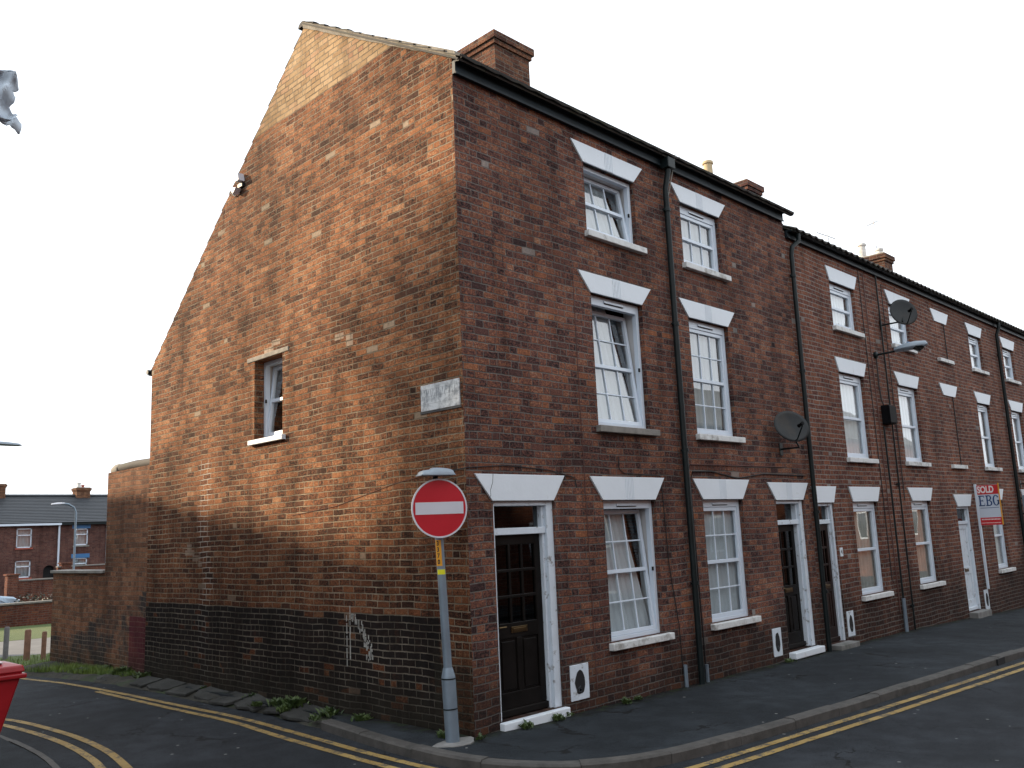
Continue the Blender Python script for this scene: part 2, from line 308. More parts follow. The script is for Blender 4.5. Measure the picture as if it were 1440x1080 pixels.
def dirt_mat():
    g = G('soil'); n = g.noise(4, 6, .7); P = g.xyz()
    cc = g.mix(g.ramp(n, [(.42, 0), (.6, 1)]), (.016, .016, .012), (.034, .032, .024))
    cc = g.mix(g.ramp(g.noise(2.1, 5, .7), [(.52, 0), (.62, .8)]), cc, (.022, .042, .011))
    return g.fin(cc, .95, g.bump(g.noise(25, 5, .7), .012))
MT['soil'] = dirt_mat()
def grass_ground():
    g = G('grass_ground'); n = g.noise(.7, 5, .6)
    cc = g.mix(g.ramp(n, [(.35, 0), (.65, 1)]), (.050, .075, .014), (.085, .10, .026))
    cc = g.mix(g.noise(30, 3), cc, (.05, .08, .015))
    return g.fin(cc, .95, g.bump(g.noise(60, 3), .02))
MT['grass_ground'] = grass_ground()
def leaf(name, a, b):
    g = G(name); n = g.noise(6, 2)
    g.fin(g.mix(g.ramp(n, [(.35, 0), (.65, 1)]), a, b), .55); return g.m
MT['leaf'] = leaf('leaf', (.030, .058, .016), (.075, .115, .03))
MT['grass'] = leaf('grass', (.07, .13, .015), (.14, .20, .03))
MT['leaf_dark'] = leaf('leaf_dark', (.012, .018, .010), (.03, .04, .018))
def yellow():
    g = G('yellow_line'); P = g.xyz()
    n = g.noise(7, 6, .72); n2 = g.noise(60, 3, .6)
    worn = g.M('GREATER_THAN', g.M('ADD', g.M('MULTIPLY', n, .75), g.M('MULTIPLY', n2, .35)), .585)
    cc = g.mix(g.ramp(g.noise(2.5, 4), [(.35, 0), (.65, 1)]), (.24, .155, .040), (.31, .215, .070))
    cc = g.mix(g.M('MULTIPLY', worn, .85), cc, (.05, .047, .04))
    return g.fin(cc, .8, g.bump(n2, .002))
MT['yellow'] = yellow()
def plate_mat():
    g = G('worn_plate'); P = g.xyz(); u, z = P[1], P[2]
    cc = g.mix(g.ramp(g.noise(9, 6, .75), [(.45, 0), (.62, 1)]), (.56, .59, .61), (.26, .28, .30))
    st = g.noise(1, 4, .7, g.vec(g.M('MULTIPLY', u, 42.0), g.M('MULTIPLY', z, 9.0), 0.0))
    band = g.M('MULTIPLY', g.step(z, 3.60, .02), g.M('SUBTRACT', 1.0, g.step(z, 3.72, .02)))
    cc = g.mix(g.M('MULTIPLY', band, g.ramp(st, [(.50, 0), (.58, .75)])), cc, (.13, .15, .17))
    j = g.M('LESS_THAN', g.M('ABSOLUTE', g.M('SUBTRACT', g.M('FRACT', g.M('DIVIDE', g.M('ADD', z, .01), .082)), .5)), .045)
    cc = g.mix(g.M('MULTIPLY', j, .35), cc, (.18, .19, .19))
    return g.fin(cc, .8, g.bump(g.noise(30, 4, .7), .004))
MT['plate'] = plate_mat()

# ------------------------------------------------------------------ mesh helpers
class MB:
    def __init__(s, tf=None): s.v = []; s.f = []; s.tf = tf
    def add(s, pts, faces):
        o = len(s.v)
        for p in pts:
            p = Vector(p); s.v.append(s.tf(p) if s.tf else p)
        s.f += [[o+i for i in f] for f in faces]
    def box(s, a, b):
        x0, y0, z0 = a; x1, y1, z1 = b
        s.add([(x0, y0, z0), (x1, y0, z0), (x1, y1, z0), (x0, y1, z0), (x0, y0, z1), (x1, y0, z1), (x1, y1, z1), (x0, y1, z1)],
              [(0, 3, 2, 1), (4, 5, 6, 7), (0, 1, 5, 4), (1, 2, 6, 5), (2, 3, 7, 6), (3, 0, 4, 7)])
    def prism(s, poly, off):                       # poly: list of 3D pts, off: extrusion vector
        n = len(poly); off = Vector(off); P = [Vector(p) for p in poly]
        s.add(P + [p+off for p in P], [list(range(n))[::-1], list(range(n, 2*n))] + [(i, (i+1) % n, n+(i+1) % n, n+i) for i in range(n)])
    def tube(s, pts, r, n=8, caps=True, r1=None):
        pts = [Vector(p) for p in pts]; rings = []; prev = None
        for i, p in enumerate(pts):
            d = (pts[min(i+1, len(pts)-1)] - pts[max(i-1, 0)]).normalized()
            a = prev if prev and abs(prev.dot(d)) < .95 else (Vector((0, 0, 1)) if abs(d.z) < .9 else Vector((1, 0, 0)))
            x = (a - d*a.dot(d)).normalized(); y = d.cross(x); prev = x
            rr = r[i] if isinstance(r, (list, tuple)) else r
            rings.append([p + x*math.cos(2*math.pi*k/n)*rr + y*math.sin(2*math.pi*k/n)*rr for k in range(n)])
        fs = []
        for i in range(len(rings)-1):
            for k in range(n): fs.append((i*n+k, i*n+(k+1) % n, (i+1)*n+(k+1) % n, (i+1)*n+k))
        if caps: fs += [list(range(n))[::-1], [(len(rings)-1)*n+k for k in range(n)]]
        s.add([q for rg in rings for q in rg], fs)
    def lathe(s, base, prof, n=16, axis=None):      # prof: (r,h)
        base = Vector(base); ax = Vector(axis).normalized() if axis else Vector((0, 0, 1))
        s.tube([base+ax*h for r_, h in prof], [r_ for r_, h in prof], n)
    def grid(s, fn, nu, nv):
        s.add([fn(i/nu, j/nv) for j in range(nv+1) for i in range(nu+1)],
              [(j*(nu+1)+i, j*(nu+1)+i+1, (j+1)*(nu+1)+i+1, (j+1)*(nu+1)+i) for j in range(nv) for i in range(nu)])
    def build(s, name, mat, parent=None, smooth=False, bevel=0, label=None, recalc=True, kind=None, solid=0):
        me = bpy.data.meshes.new(name); me.from_pydata([tuple(v) for v in s.v], [], s.f)
        if recalc:
            bm = bmesh.new(); bm.from_mesh(me); bmesh.ops.recalc_face_normals(bm, faces=bm.faces); bm.to_mesh(me); bm.free()
        me.materials.append(MT[mat] if isinstance(mat, str) else mat)
        if smooth:
            me.polygons.foreach_set('use_smooth', [True]*len(me.polygons))
        o = bpy.data.objects.new(name, me); col.objects.link(o)
        if smooth:
            try: me.set_sharp_from_angle(angle=R(40))
            except Exception: pass
        if bevel:
            b = o.modifiers.new('bevel', 'BEVEL'); b.width = bevel; b.segments = 2; b.limit_method = 'ANGLE'
        if parent is not None:
            o.parent = parent; o.matrix_parent_inverse = WM[parent].inverted()
        WM[o] = Matrix.Identity(4)
        if label: o['label'] = label
        if kind: o['kind'] = kind
        return o
WM = {}
def tag(o, label, cat, group=None):
    o['label'] = label; o['category'] = cat
    if group: o['group'] = group
    return o
def thing(name, loc, label, cat, group=None):
    o = bpy.data.objects.new(name, None); col.objects.link(o); o.location = loc; o.empty_display_size = .2
    WM[o] = Matrix.Translation(Vector(loc)); return tag(o, label, cat, group)
def one(mb, name, mat, label, cat, group=None, **k):
    return tag(mb.build(name, mat, None, **k), label, cat, group)
def text_mb(s, size, origin, xdir, ydir, depth=.003, bold=0, xs=1.0):
    cu = bpy.data.curves.new('t', 'FONT'); cu.body = s; cu.size = size; cu.extrude = depth; cu.offset = bold; cu.align_x = 'CENTER'; cu.align_y = 'CENTER'
    ob = bpy.data.objects.new('t', cu); col.objects.link(ob)
    dg = bpy.context.evaluated_depsgraph_get(); me = bpy.data.meshes.new_from_object(ob.evaluated_get(dg))
    X = Vector(xdir).normalized(); Y = Vector(ydir).normalized(); Z = X.cross(Y); o = Vector(origin)
    mb = MB(); mb.v = [o + X*v.co.x*xs + Y*v.co.y + Z*v.co.z for v in me.vertices]; mb.f = [list(p.vertices) for p in me.polygons]
    bpy.data.objects.remove(ob); bpy.data.curves.remove(cu); bpy.data.meshes.remove(me)
    return mb

def lerp(x, xs, ys):
    if x <= xs[0]: return ys[0]
    for i in range(len(xs)-1):
        if x <= xs[i+1]: return ys[i] + (ys[i+1]-ys[i])*(x-xs[i])/(xs[i+1]-xs[i])
    return ys[-1]
def gz(x, y):                                     # road surface height
    return lerp(x, [0, 4, 8, 12, 19, 40, 120], [-.01, -.08, -.12, -.18, -.40, -1.0, -3.0]) + lerp(y, [9, 14, 28, 51], [0, -.12, -.35, -.6])
def sheet(name, poly, dz, mat, thick=0, res=1.0, kind='structure', rough=0.0):
    """a ground sheet following the terrain; poly of (x,y); optional thickness downwards"""
    bm = bmesh.new(); vs = [bm.verts.new((x, y, 0)) for x, y in poly]; bm.faces.new(vs)
    bmesh.ops.triangulate(bm, faces=bm.faces)
    xs = [p[0] for p in poly]; ys = [p[1] for p in poly]
    cuts = []
    lo, hi = max(min(xs), -15), min(max(xs), 45)
    k = math.ceil(lo/res)
    while k*res < hi: cuts.append(((k*res, 0, 0), (1, 0, 0))); k += 1
    lo, hi = max(min(ys), -12), min(max(ys), 55); k = math.ceil(lo/res)
    while k*res < hi: cuts.append(((0, k*res, 0), (0, 1, 0))); k += 1
    for co, no in cuts:
        bmesh.ops.bisect_plane(bm, geom=bm.verts[:]+bm.edges[:]+bm.faces[:], plane_co=co, plane_no=no, dist=1e-5)
    if thick:
        r = bmesh.ops.extrude_face_region(bm, geom=bm.faces[:])
        low = [v for v in r['geom'] if isinstance(v, bmesh.types.BMVert)]
        ls = set(low)
    else: ls = set()
    for v in bm.verts:
        v.co.z = gz(v.co.x, v.co.y) + dz - (thick if v in ls else 0)
        if rough and v not in ls: v.co.z += rough*noise.noise(Vector((v.co.x*1.7, v.co.y*1.7, 3)))
    bmesh.ops.recalc_face_normals(bm, faces=bm.faces)
    if not thick:
        for f in bm.faces:
            if f.normal.z < 0: f.normal_flip()
    me = bpy.data.meshes.new(name); bm.to_mesh(me); bm.free(); me.materials.append(MT[mat])
    o = bpy.data.objects.new(name, me); col.objects.link(o); WM[o] = Matrix.Identity(4)
    if kind: o['kind'] = kind
    return o
def offset_line(pts, d):
    out = []
    for i, p in enumerate(pts):
        a = pts[max(i-1, 0)]; b = pts[min(i+1, len(pts)-1)]
        t = Vector((b[0]-a[0], b[1]-a[1])).normalized(); out.append((p[0]-t.y*d, p[1]+t.x*d))
    return out
def resample(pts, step=.25):
    out = [pts[0]]
    for a, b in zip(pts, pts[1:]):
        n = max(1, int(math.dist(a, b)/step))
        out += [(a[0]+(b[0]-a[0])*i/n, a[1]+(b[1]-a[1])*i/n) for i in range(1, n+1)]
    return out
def smooth_line(pts, k=2):
    for _ in range(k):
        q = [pts[0]]
        for a, b in zip(pts, pts[1:]):
            q += [(a[0]*.75+b[0]*.25, a[1]*.75+b[1]*.25), (a[0]*.25+b[0]*.75, a[1]*.25+b[1]*.75)]
        pts = q + [pts[-1]]
    return pts

# ------------------------------------------------------------------ ground
sheet('ground', [(-1500, -1500), (1500, -1500), (1500, 1500), (-1500, 1500)], -.08, 'soil', res=2.0)
sheet('road', [(-120, -9.6), (120, -9.6), (120, 1.0), (0.5, 1.0), (0.5, 11), (-1.0, 12.2), (-3, 13.2), (-6, 13.9), (-40, 14.8), (-40, 8.5), (-7, 8.5), (-7, 1), (-120, 1)], 0, 'asphalt', res=1.0)
KERB = smooth_line([(-.44, 2.1), (-.56, 1.2), (-.66, .3), (-.68, -.5), (-.50, -1.12), (-.15, -1.62), (.45, -1.93), (1.6, -2.06), (3.0, -2.16), (5, -2.26), (9.3, -2.54), (20, -3.1), (40, -4.0), (110, -6.5)], 2)
kin = offset_line(KERB, .13)
sheet('pavement', kin + [(110, 6), (-.2, 6), (-.2, 2.1)], .095, 'pavement', thick=.3, res=.5, rough=.02)
def kerbs(name, line, gapw=.006, length=.88, h=.105, w=.13, side=1):
    mb = MB(); line = resample(line, .11); acc = []; i = 0
    while i < len(line)-1:
        j = i; d = 0
        while j < len(line)-1 and d < length: d += math.dist(line[j], line[j+1]); j += 1
        seg = line[i:j+1]; inn = offset_line(seg, w*side)
        dzz = random.uniform(-.008, .008)
        n = len(seg); pts = []
        for a, b in zip(seg, inn):
            za = gz(*a)
            c = (a[0]+(b[0]-a[0])*.14, a[1]+(b[1]-a[1])*.14)
            pts += [(a[0], a[1], za-.1), (a[0], a[1], za+h-.02+dzz), (c[0], c[1], za+h+dzz), (b[0], b[1], za+h+dzz), (b[0], b[1], za-.1)]
        f = []
        for k in range(n-1):
            for m in range(4): f.append((k*5+m, (k+1)*5+m, (k+1)*5+m+1, k*5+m+1))
        f += [(0, 1, 2, 3, 4), tuple((n-1)*5+m for m in (4, 3, 2, 1, 0))]
        # open a small joint
        c0 = Vector(pts[0]); t = (Vector(pts[5])-c0).normalized()*gapw
        for m in range(5): pts[m] = tuple(Vector(pts[m])+t)
        mb.add(pts, f); i = j
    return mb.build(name, 'kerb_stone', kind='structure')
kerbs('kerb', KERB)
WK = smooth_line([(-30, -1.4), (-8, -1.1), (-5.2, -.4), (-3.9, .7), (-3.15, 2.0), (-2.88, 3.3), (-2.84, 5.2), (-3.0, 7.0), (-3.7, 8.5), (-5.4, 9.5), (-8, 10.0), (-40, 11)], 2)
kerbs('kerb', WK, h=.035, w=.07)
sheet('pavement', offset_line(WK, .07) , .03, 'pavement', thick=.3, res=.5, rough=.02)
sheet('pavement', [(-120, -9.0), (120, -10.2), (120, -12.5), (-120, -12.5)], .10, 'pavement', thick=.3, res=2.0)
# verge of old asphalt and soil along the gable wall
VE = [(-.44, 2.1), (-.36, 3.2), (-.40, 4.8), (-.42, 6.9), (-.55, 8.6), (-.72, 10.0), (-.98, 11.3), (-1.3, 12.3)]
vg_ = sheet('verge', VE + [(.4, 12.3), (.4, 2.1)], .07, 'soil', thick=.2, res=.125, rough=.05)
for v in vg_.data.vertices:
    e = lerp(v.co.y, [p[1] for p in VE], [p[0] for p in VE]); t = max(0, min(1, (v.co.x-e)/.2)); v.co.z -= .075*(1-t)**1.5
sheet('grass_verge', [(-40, 15.0), (-6, 14.0), (-3, 13.3), (-1.2, 12.3), (-.9, 11.2), (.25, 11.0), (12, 11), (12, 15.0), (-40, 16)], .03, 'grass_ground', thick=.2, res=1.0, rough=.05)
sheet('path', [(-40, 15.9), (12, 14.9), (14, 20.4), (-40, 21.5)], .035, 'path', thick=.1, res=2.0)
sheet('lawn', [(-40, 21.4), (14, 20.3), (14, 27.5), (-40, 27.5)], .04, 'grass_ground', thick=.1, res=2.0, rough=.05)
sheet('road', [(-40, 28.2), (40, 28.2), (40, 49), (-40, 49)], .03, 'asphalt', res=2.0)
# double yellow lines
def stripe(name, pts, w=.085):
    pts = smooth_line(pts, 2); pts = resample(pts, .15)
    pts = [(p[0]+.006*noise.noise(Vector((p[0]*3, p[1]*3, 0))), p[1]+.006*noise.noise(Vector((p[0]*3, p[1]*3, 5)))) for p in pts]
    a = offset_line(pts, w/2); b = offset_line(pts, -w/2); mb = MB()
    mb.add([(x, y, gz(x, y)+.006) for x, y in a+b], [(i, i+1, len(a)+i+1, len(a)+i) for i in range(len(a)-1)])
    o = mb.build(name, 'yellow', recalc=False, kind='structure')
    for p in o.data.polygons:
        if p.normal.z < 0: p.flip()
    return o
YA = [(-1.10, 11.6), (-1.04, 10.76), (-.76, 7.57), (-.69, 4.86), (-.62, 3.6), (-.74, 1.6), (-.80, .5), (-.80, -.35), (-.72, -1.1), (-.35, -1.85), (.25, -2.12), (.9, -2.20), (3.3, -2.33), (8.9, -2.74), (20, -3.3), (60, -4.9)]
stripe('yellow_line', YA)
YB = [(-.89, 7.5), (-.85, 4.6), (-.80, 3.4), (-.90, 2.4), (-.97, 1.0), (-1.00, .2), (-1.0, -.5), (-.9, -1.3), (-.5, -2.02), (.15, -2.31), (.9, -2.39), (3.3, -2.53), (8.9, -2.94), (20, -3.5), (60, -5.1)]
stripe('yellow_line', YB)
YC = [(-5.5, 9.1), (-3.6, 8.0), (-2.75, 7.1), (-2.42, 6.2), (-2.31, 4.75), (-2.32, 3.75), (-2.42, 2.8), (-2.62, 1.9), (-3.3, .4), (-4.8, -.9), (-8, -1.6), (-30, -2)]
stripe('yellow_line', YC); stripe('yellow_line', offset_line(smooth_line(YC, 1), -.21))
# iron kerb drains
for i, x in enumerate((8.3, 13.2)):
    y = lerp(x, [5, 9.3, 20], [-2.26, -2.54, -3.1]); mb = MB()
    mb.box((x-.16, y-.012, gz(x, y)-.02), (x+.16, y+.05, gz(x, y)+.09))
    one(mb, 'kerb_drain', 'dark_hole', ('dark drain opening in the kerb, the nearer of the two' if i == 0 else 'dark drain opening in the kerb, the farther of the two'), 'drain')

# ------------------------------------------------------------------ wall helper
def wall(name, mat, parent, u0, u1, top, openings, thick, tf, zb=-1.0, z1=None, res=None):
    """wall slab in (u, d, z); top is a number or list of (u,z) profile; openings (a,b,c,d)"""
    prof = [(u0, top), (u1, top)] if isinstance(top, (int, float)) else top
    us = sorted({u0, u1} | {o[0] for o in openings} | {o[1] for o in openings} | {p[0] for p in prof})
    mb = MB(tf)
    def T(u): return lerp(u, [p[0] for p in prof], [p[1] for p in prof])
    for a, b in zip(us, us[1:]):
        m = (a+b)/2; ops = sorted([o for o in openings if o[0] <= a+1e-6 and o[1] >= b-1e-6], key=lambda o: o[2]); z = zb
        segs = []
        for o in ops: segs.append((z, z, o[2], o[2])); z = o[3]
        segs.append((z, z, T(a), T(b)))
        for za, zb_, zc, zd in segs:
            for d in (0, thick): mb.add([(a, d, za), (b, d, zb_), (b, d, zd), (a, d, zc)], [(0, 1, 2, 3)])
        mb.add([(a, 0, T(a)), (b, 0, T(b)), (b, thick, T(b)), (a, thick, T(a))], [(0, 1, 2, 3)])
    for a, b, c, d in openings:
        for q in ([(a, 0, c), (a, thick, c), (a, thick, d), (a, 0, d)], [(b, 0, c), (b, thick, c), (b, thick, d), (b, 0, d)],
                  [(a, 0, c), (b, 0, c), (b, thick, c), (a, thick, c)], [(a, 0, d), (b, 0, d), (b, thick, d), (a, thick, d)]):
            mb.add(q, [(0, 1, 2, 3)])
    for u in (u0, u1): mb.add([(u, 0, zb), (u, thick, zb), (u, thick, T(u)), (u, 0, T(u))], [(0, 1, 2, 3)])
    o = MBw(mb); return mb.build(name, mat, parent)
def MBw(mb):                                       # merge coincident vertices
    key = {}; nv = []; mp_ = []
    for v in mb.v:
        k = (round(v.x, 4), round(v.y, 4), round(v.z, 4))
        if k not in key: key[k] = len(nv); nv.append(v)
        mp_.append(key[k])
    mb.v = nv; mb.f = [f2 for f2 in ([mp_[i] for i in f] for f in mb.f) if len(set(f2)) == len(f2)]
FRONT = lambda p: Vector((p[0], p[1], p[2]))
GABLE = lambda p: Vector((p[1], p[0], p[2]))

def lintel(parent, tf, top, bot, z0, z1, flutes=False, crack=False):
    mb = MB(tf); t0, t1 = top; b0, b1 = bot
    mb.prism([(b0, -.022, z0), (b1, -.022, z0), (t1, -.022, z1), (t0, -.022, z1)], (0, .06, 0))
    o = mb.build('lintel', 'white_paint', parent, bevel=.004)
    if flutes:
        m = (b0+b1)/2; mb = MB(tf); w = .17
        for k in range(6): mb.box((m-w/2+k*.031, -.0275, z0+.003), (m-w/2+.019+k*.031, -.0215, z1-.003))
        mb.build('keystone', 'white_paint', o if False else parent)
    if crack:
        mb = MB(tf); c = t0+.27
        mb.tube([(c, -.022, z1), (c-.01, -.022, z1-.09), (c-.05, -.022, z0+.11), (c-.045, -.022, z0+.06), (c-.09, -.022, z0)], .003, 4)
        mb.build('crack', 'dark_hole', parent)

def window(house, tf, x0, x1, z0, z1, top_rc=(3, 1), bot_rc=(3, 1), tilt=0.0, lin=None, flutes=True, sill=(.05, .12, .085), rec=.07, vent=True, curtain='curtain', sillmat='sill_stone', head=.085, split=.5, cur_part=1.0, fw_=.055):
    f = MB(tf)
    def ring(mb, a, b, c, d, w, d0, d1, wt=None, wb=None):
        wt = w if wt is None else wt; wb = w if wb is None else wb
        mb.box((a, d0, c), (a+w, d1, d)); mb.box((b-w, d0, c), (b, d1, d))
        mb.box((a+w, d0, d-wt), (b-w, d1, d)); mb.box((a+w, d0, c), (b-w, d1, c+wb))
    ring(f, x0+.002, x1-.002, z0+.002, z1-.002, fw_, rec, rec+.07, wt=head+.035 if vent else fw_, wb=.05)
    W = f.build('window', 'upvc', house, bevel=.004)
    if vent:
        m = (x0+x1)/2; v = MB(tf); v.box((m-.21, rec-.018, z1-.072), (m+.21, rec+.002, z1-.045)); v.build('trickle_vent', 'upvc', W, bevel=.003)
        v = MB(tf); v.box((m-.2, rec-.012, z1-.082), (m+.2, rec+.002, z1-.0735)); v.build('vent_slot', 'dark_hole', W)
    a, b, c, d = x0+fw_+.004, x1-fw_-.004, z0+.054, z1-(head+.041 if vent else fw_+.004)
    if tilt:
        ct, st = math.cos(tilt), math.sin(tilt); y0_ = rec+.03
        def tf2(p):
            dz, dy = p[2]-c, p[1]-y0_
            return tf(Vector((p[0], y0_+dy*ct+dz*st, c+dz*ct-dy*st)))
    else: tf2 = tf
    ln = MB(tf); ring(ln, x0+.004, x1-.004, z0+.004, z1-.004, .03, rec+.072, .30, wt=.05); ln.build('lining', 'plaster', W)
    s = MB(tf2); sw = .052; m = c+(d-c)*split
    ring(s, a, b, c, d, sw, rec+.012, rec+.058); s.box((a+sw, rec+.008, m-.024), (b-sw, rec+.058, m+.024))
    for (nc, nr), (zc, zd) in ((bot_rc, (c+sw, m-.024)), (top_rc, (m+.024, d-sw))):
        for k in range(1, nc):
            x = a+sw+(b-a-2*sw)*k/nc; s.box((x-.009, rec+.028, zc), (x+.009, rec+.044, zd))
        for k in range(1, nr):
            z = zc+(zd-zc)*k/nr; s.box((a+sw, rec+.027, z-.009), (b-sw, rec+.043, z+.009))
    s.build('sash', 'upvc', W, bevel=.003)
    for zc, zd in ((c+sw, m-.024), (m+.024, d-sw)):
        p = MB(tf2); p.add([(a+sw, rec+.046, zc), (b-sw, rec+.046, zc), (b-sw, rec+.046, zd), (a+sw, rec+.046, zd)], [(0, 1, 2, 3)]); p.build('glass_pane', 'glass_low' if z0 < 1 and x0 < 8 else 'glass', W)
    if curtain:
        cm = MB(tf); n = 60; seed = x0*3+z0; dd = rec+(.15 if curtain != 'net' else .095)
        w = (x1-x0)*cur_part
        dd = rec+.10
        def cf(i, j):
            if tilt: return (x0+.02+i*(w-.06)*(1-.34*j), dd+j*(z1-z0)*math.sin(tilt)*.96+.010*math.sin(i*46+seed)+.005*math.sin(i*97+2*seed+j*2), z0-.02+j*(z1-z0+.04))
            return (x0-.04+i*(w+.08), dd+.010*math.sin(i*46+seed)+.007*math.sin(i*97+2*seed+j*2), z0-.02+j*(z1-z0+.04))
        cm.grid(cf, n, 4); cm.build('curtain', curtain, W, smooth=True, recalc=False)
    if sill:
        l, r_, h = sill; q = MB(tf); q.box((x0-l, -.075, z0-h), (x1+r_, rec-.002, z0-.001)); q.build('sill', sillmat, W, bevel=.008)
    if lin: lintel(W, tf, lin[0], lin[1], z1, lin[2], flutes)
    if tilt:
        h = MB(tf); h.box((x1-fw_-.03, rec-.014, m-.03), (x1-fw_-.006, rec+.004, m+.02)); h.build('catch', 'dark_hole', W)
    return W

def door(house, x0, x1, z0, z1, style, lin, rec=.14, jl=.045, jr=.11, trz=None, step=None, flutes=False, crack=False, transom_glass=True):
    D = MB(); trz = trz if trz else z1-.40
    D.box((x0, .03, z0), (x0+jl, rec+.06, z1)); D.box((x1-jr, .03, z0), (x1, rec+.06, z1))
    D.box((x1-jr-.035, .075, z0), (x1-jr, rec+.06, z1)); 
    D.box((x0+jl, .03, z1-.055), (x1-jr, rec+.06, z1)); D.box((x0+jl, .055, trz), (x1-jr, rec+.06, trz+.075))
    fr = D.build('door_frame', 'peeling_paint', house, bevel=.006)
    g_ = MB(); g_.add([(x0+jl, rec, trz+.07), (x1-jr-.03, rec, trz+.07), (x1-jr-.03, rec, z1-.05), (x0+jl, rec, z1-.05)], [(0, 1, 2, 3)]); g_.build('fanlight', 'glass_door' if style != 'white' else 'glass_door', fr)
    a, b = x0+jl+.004, x1-jr-.039; y0_, y1_ = rec-.02, rec+.025; lf = MB(); zb = z0+.05
    mat = {'dark': 'dark_wood', 'brown': 'brown_wood', 'white': 'peeling_paint'}[style]
    zm = zb+(trz-zb)*.46
    lf.box((a, y0_, zb), (a+.095, y1_, trz-.004)); lf.box((b-.095, y0_, zb), (b, y1_, trz-.004))
    lf.box((a+.095, y0_, zb), (b-.095, y1_, zb+.2)); lf.box((a+.095, y0_, zm-.10), (b-.095, y1_, zm+.06)); lf.box((a+.095, y0_, trz-.11), (b-.095, y1_, trz-.004))
    if style == 'white':
        lf.box((a+.095, y0_+.012, zb+.2), (b-.095, y1_-.01, trz-.11))
    else:
        mm = (a+b)/2; lf.box((mm-.04, y0_, zb+.2), (mm+.04, y1_, zm-.10))
        lf.box((a+.095, y0_+.016, zb+.2), (b-.095, y1_-.01, zm-.10))
        for s_ in (-1, 1):
            c0, c1 = (a+.095+.03, mm-.04-.03) if s_ < 0 else (mm+.04+.03, b-.095-.03)
            lf.box((c0, y0_+.004, zb+.23), (c1, y0_+.02, zm-.13))
        for k in (1, 2):
            x = a+.095+(b-a-.19)*k/3; lf.box((x-.016, y0_+.006, zm+.06), (x+.016, y1_-.006, trz-.11))
            z = zm+.06+(trz-.11-zm-.06)*k/3; lf.box((a+.095, y0_+.005, z-.016), (b-.095, y1_-.005, z+.016))
    dl = lf.build('door', mat, house, bevel=.005)
    if style != 'white':
        p = MB(); p.add([(a+.09, y1_-.018, zm+.05), (b-.09, y1_-.018, zm+.05), (b-.09, y1_-.018, trz-.1), (a+.09, y1_-.018, trz-.1)], [(0, 1, 2, 3)]); p.build('glass_pane', 'glass_door', dl)
        if style == 'brown':
            p = MB(); p.grid(lambda i, j: (a+.1+i*(b-a-.2), y1_+.03+.01*math.sin(i*60), zm+j*(trz-zm-.1)), 30, 2); p.build('door_curtain', 'curtain_cream', dl, recalc=False)
    m = (a+b)/2; p = MB(); zl = zm-.015
    p.box((m-.125, y0_-.010, zl-.033), (m+.125, y0_+.001, zl+.033)); p.box((m-.1, y0_-.015, zl-.02), (m+.1, y0_-.009, zl+.016)); p.build('letterbox', 'brass', dl, bevel=.003)
    p = MB(); p.tube([(a+.05, y0_-.002, zm+.03), (a+.05, y0_-.045, zm+.03), (a+.15, y0_-.05, zm+.03)], .009, 8); p.build('door_handle', 'brass', dl, smooth=True)
    w = MB(); w.box((a, y0_-.03, zb-.04), (b, y0_+.04, zb+.03)); w.build('weatherboard', mat, dl, bevel=.006)
    if step:
        q = MB(); q.box((x0-.02, -step[0], step[1]), (x1+.03, rec+.1, z0-.002)); q.build('doorstep', step[2], house, bevel=.012)
    lintel(fr, FRONT, lin[0], lin[1], z1, lin[2], flutes, crack)
    return fr

def airvent(house, x0, x1, z0, z1):
    mb = MB(); n = 20; mx_, mz = (x0+x1)/2, (z0+z1)/2; rx, rz = (x1-x0)*.27, (z1-z0)*.34
    mb.box((x0, -.012, z0), (x1, .02, z1)); pl = mb.build('vent_plate', 'peeling_paint', house, bevel=.004)
    pts = []
    for k in range(n):
        a = 2*math.pi*k/n; rr = 1+.16*noise.noise(Vector((math.cos(a)*2+x0*5, math.sin(a)*2, 1)))
        pts.append((mx_+rx*math.cos(a)*rr*(1.0 if math.sin(a) < 0 else .75+.25*abs(math.cos(a))), -.0165, mz+rz*math.sin(a)*rr))
    m2 = MB(); m2.prism(pts, (0, .006, 0)); m2.build('vent_hole', 'dark_hole', pl)
    m3 = MB()
    for _ in range(3):
        x = mx_+random.uniform(-.35, .35)*rx; z = mz-rz*random.uniform(.45, .8); w_ = random.uniform(.012, .03); t_ = random.uniform(-.015, .015)
        m3.prism([(x-w_, -.019, z), (x+w_, -.019, z+t_), (x+w_*.6, -.019, z+.03), (x-w_*.5, -.019, z+.022-t_)], (0, .003, 0))
    m3.build('rubble', 'slate', pl)

def gutter(house, x0, x1, z, y=-.13, r=.058, endlift=0):
    mb = MB(); n = 8
    def prof(x):
        o = [(x, y+r*math.cos(math.pi+math.pi*k/n), z+r*math.sin(math.pi+math.pi*k/n)) for k in range(n+1)]
        i = [(x, y+(r-.008)*math.cos(math.pi*2-math.pi*k/n), z+(r-.008)*math.sin(math.pi*2-math.pi*k/n)) for k in range(n+1)]
        return o+i
    a, b = prof(x0), prof(x1); m = len(a)
    mb.add(a+b, [(k, (k+1) % m, m+(k+1) % m, m+k) for k in range(m)] + [list(range(m)), list(range(m, 2*m))])
    x = x0+.4
    while x < x1:
        mb.tube([(x, y-r-.004, z+.004), (x, y-r*.72, z-r*.74), (x, y, z-r-.006), (x, y+r+.02, z-r*.4)], .008, 4); x += .9
    return mb.build('gutter', 'black_iron', house, smooth=True)

def fascia(house, x0, x1, z0, z1, y=-.055):
    mb = MB(); mb.box((x0, y, z0), (x1, -.001, z1)); mb.box((x0, y-.075, z1-.03), (x1, y-.0005, z1-.008)); mb.box((x0, y-.014, z0-.012), (x1, y-.0005, z0+.02))
    return mb.build('fascia', 'fascia', house, bevel=.004)

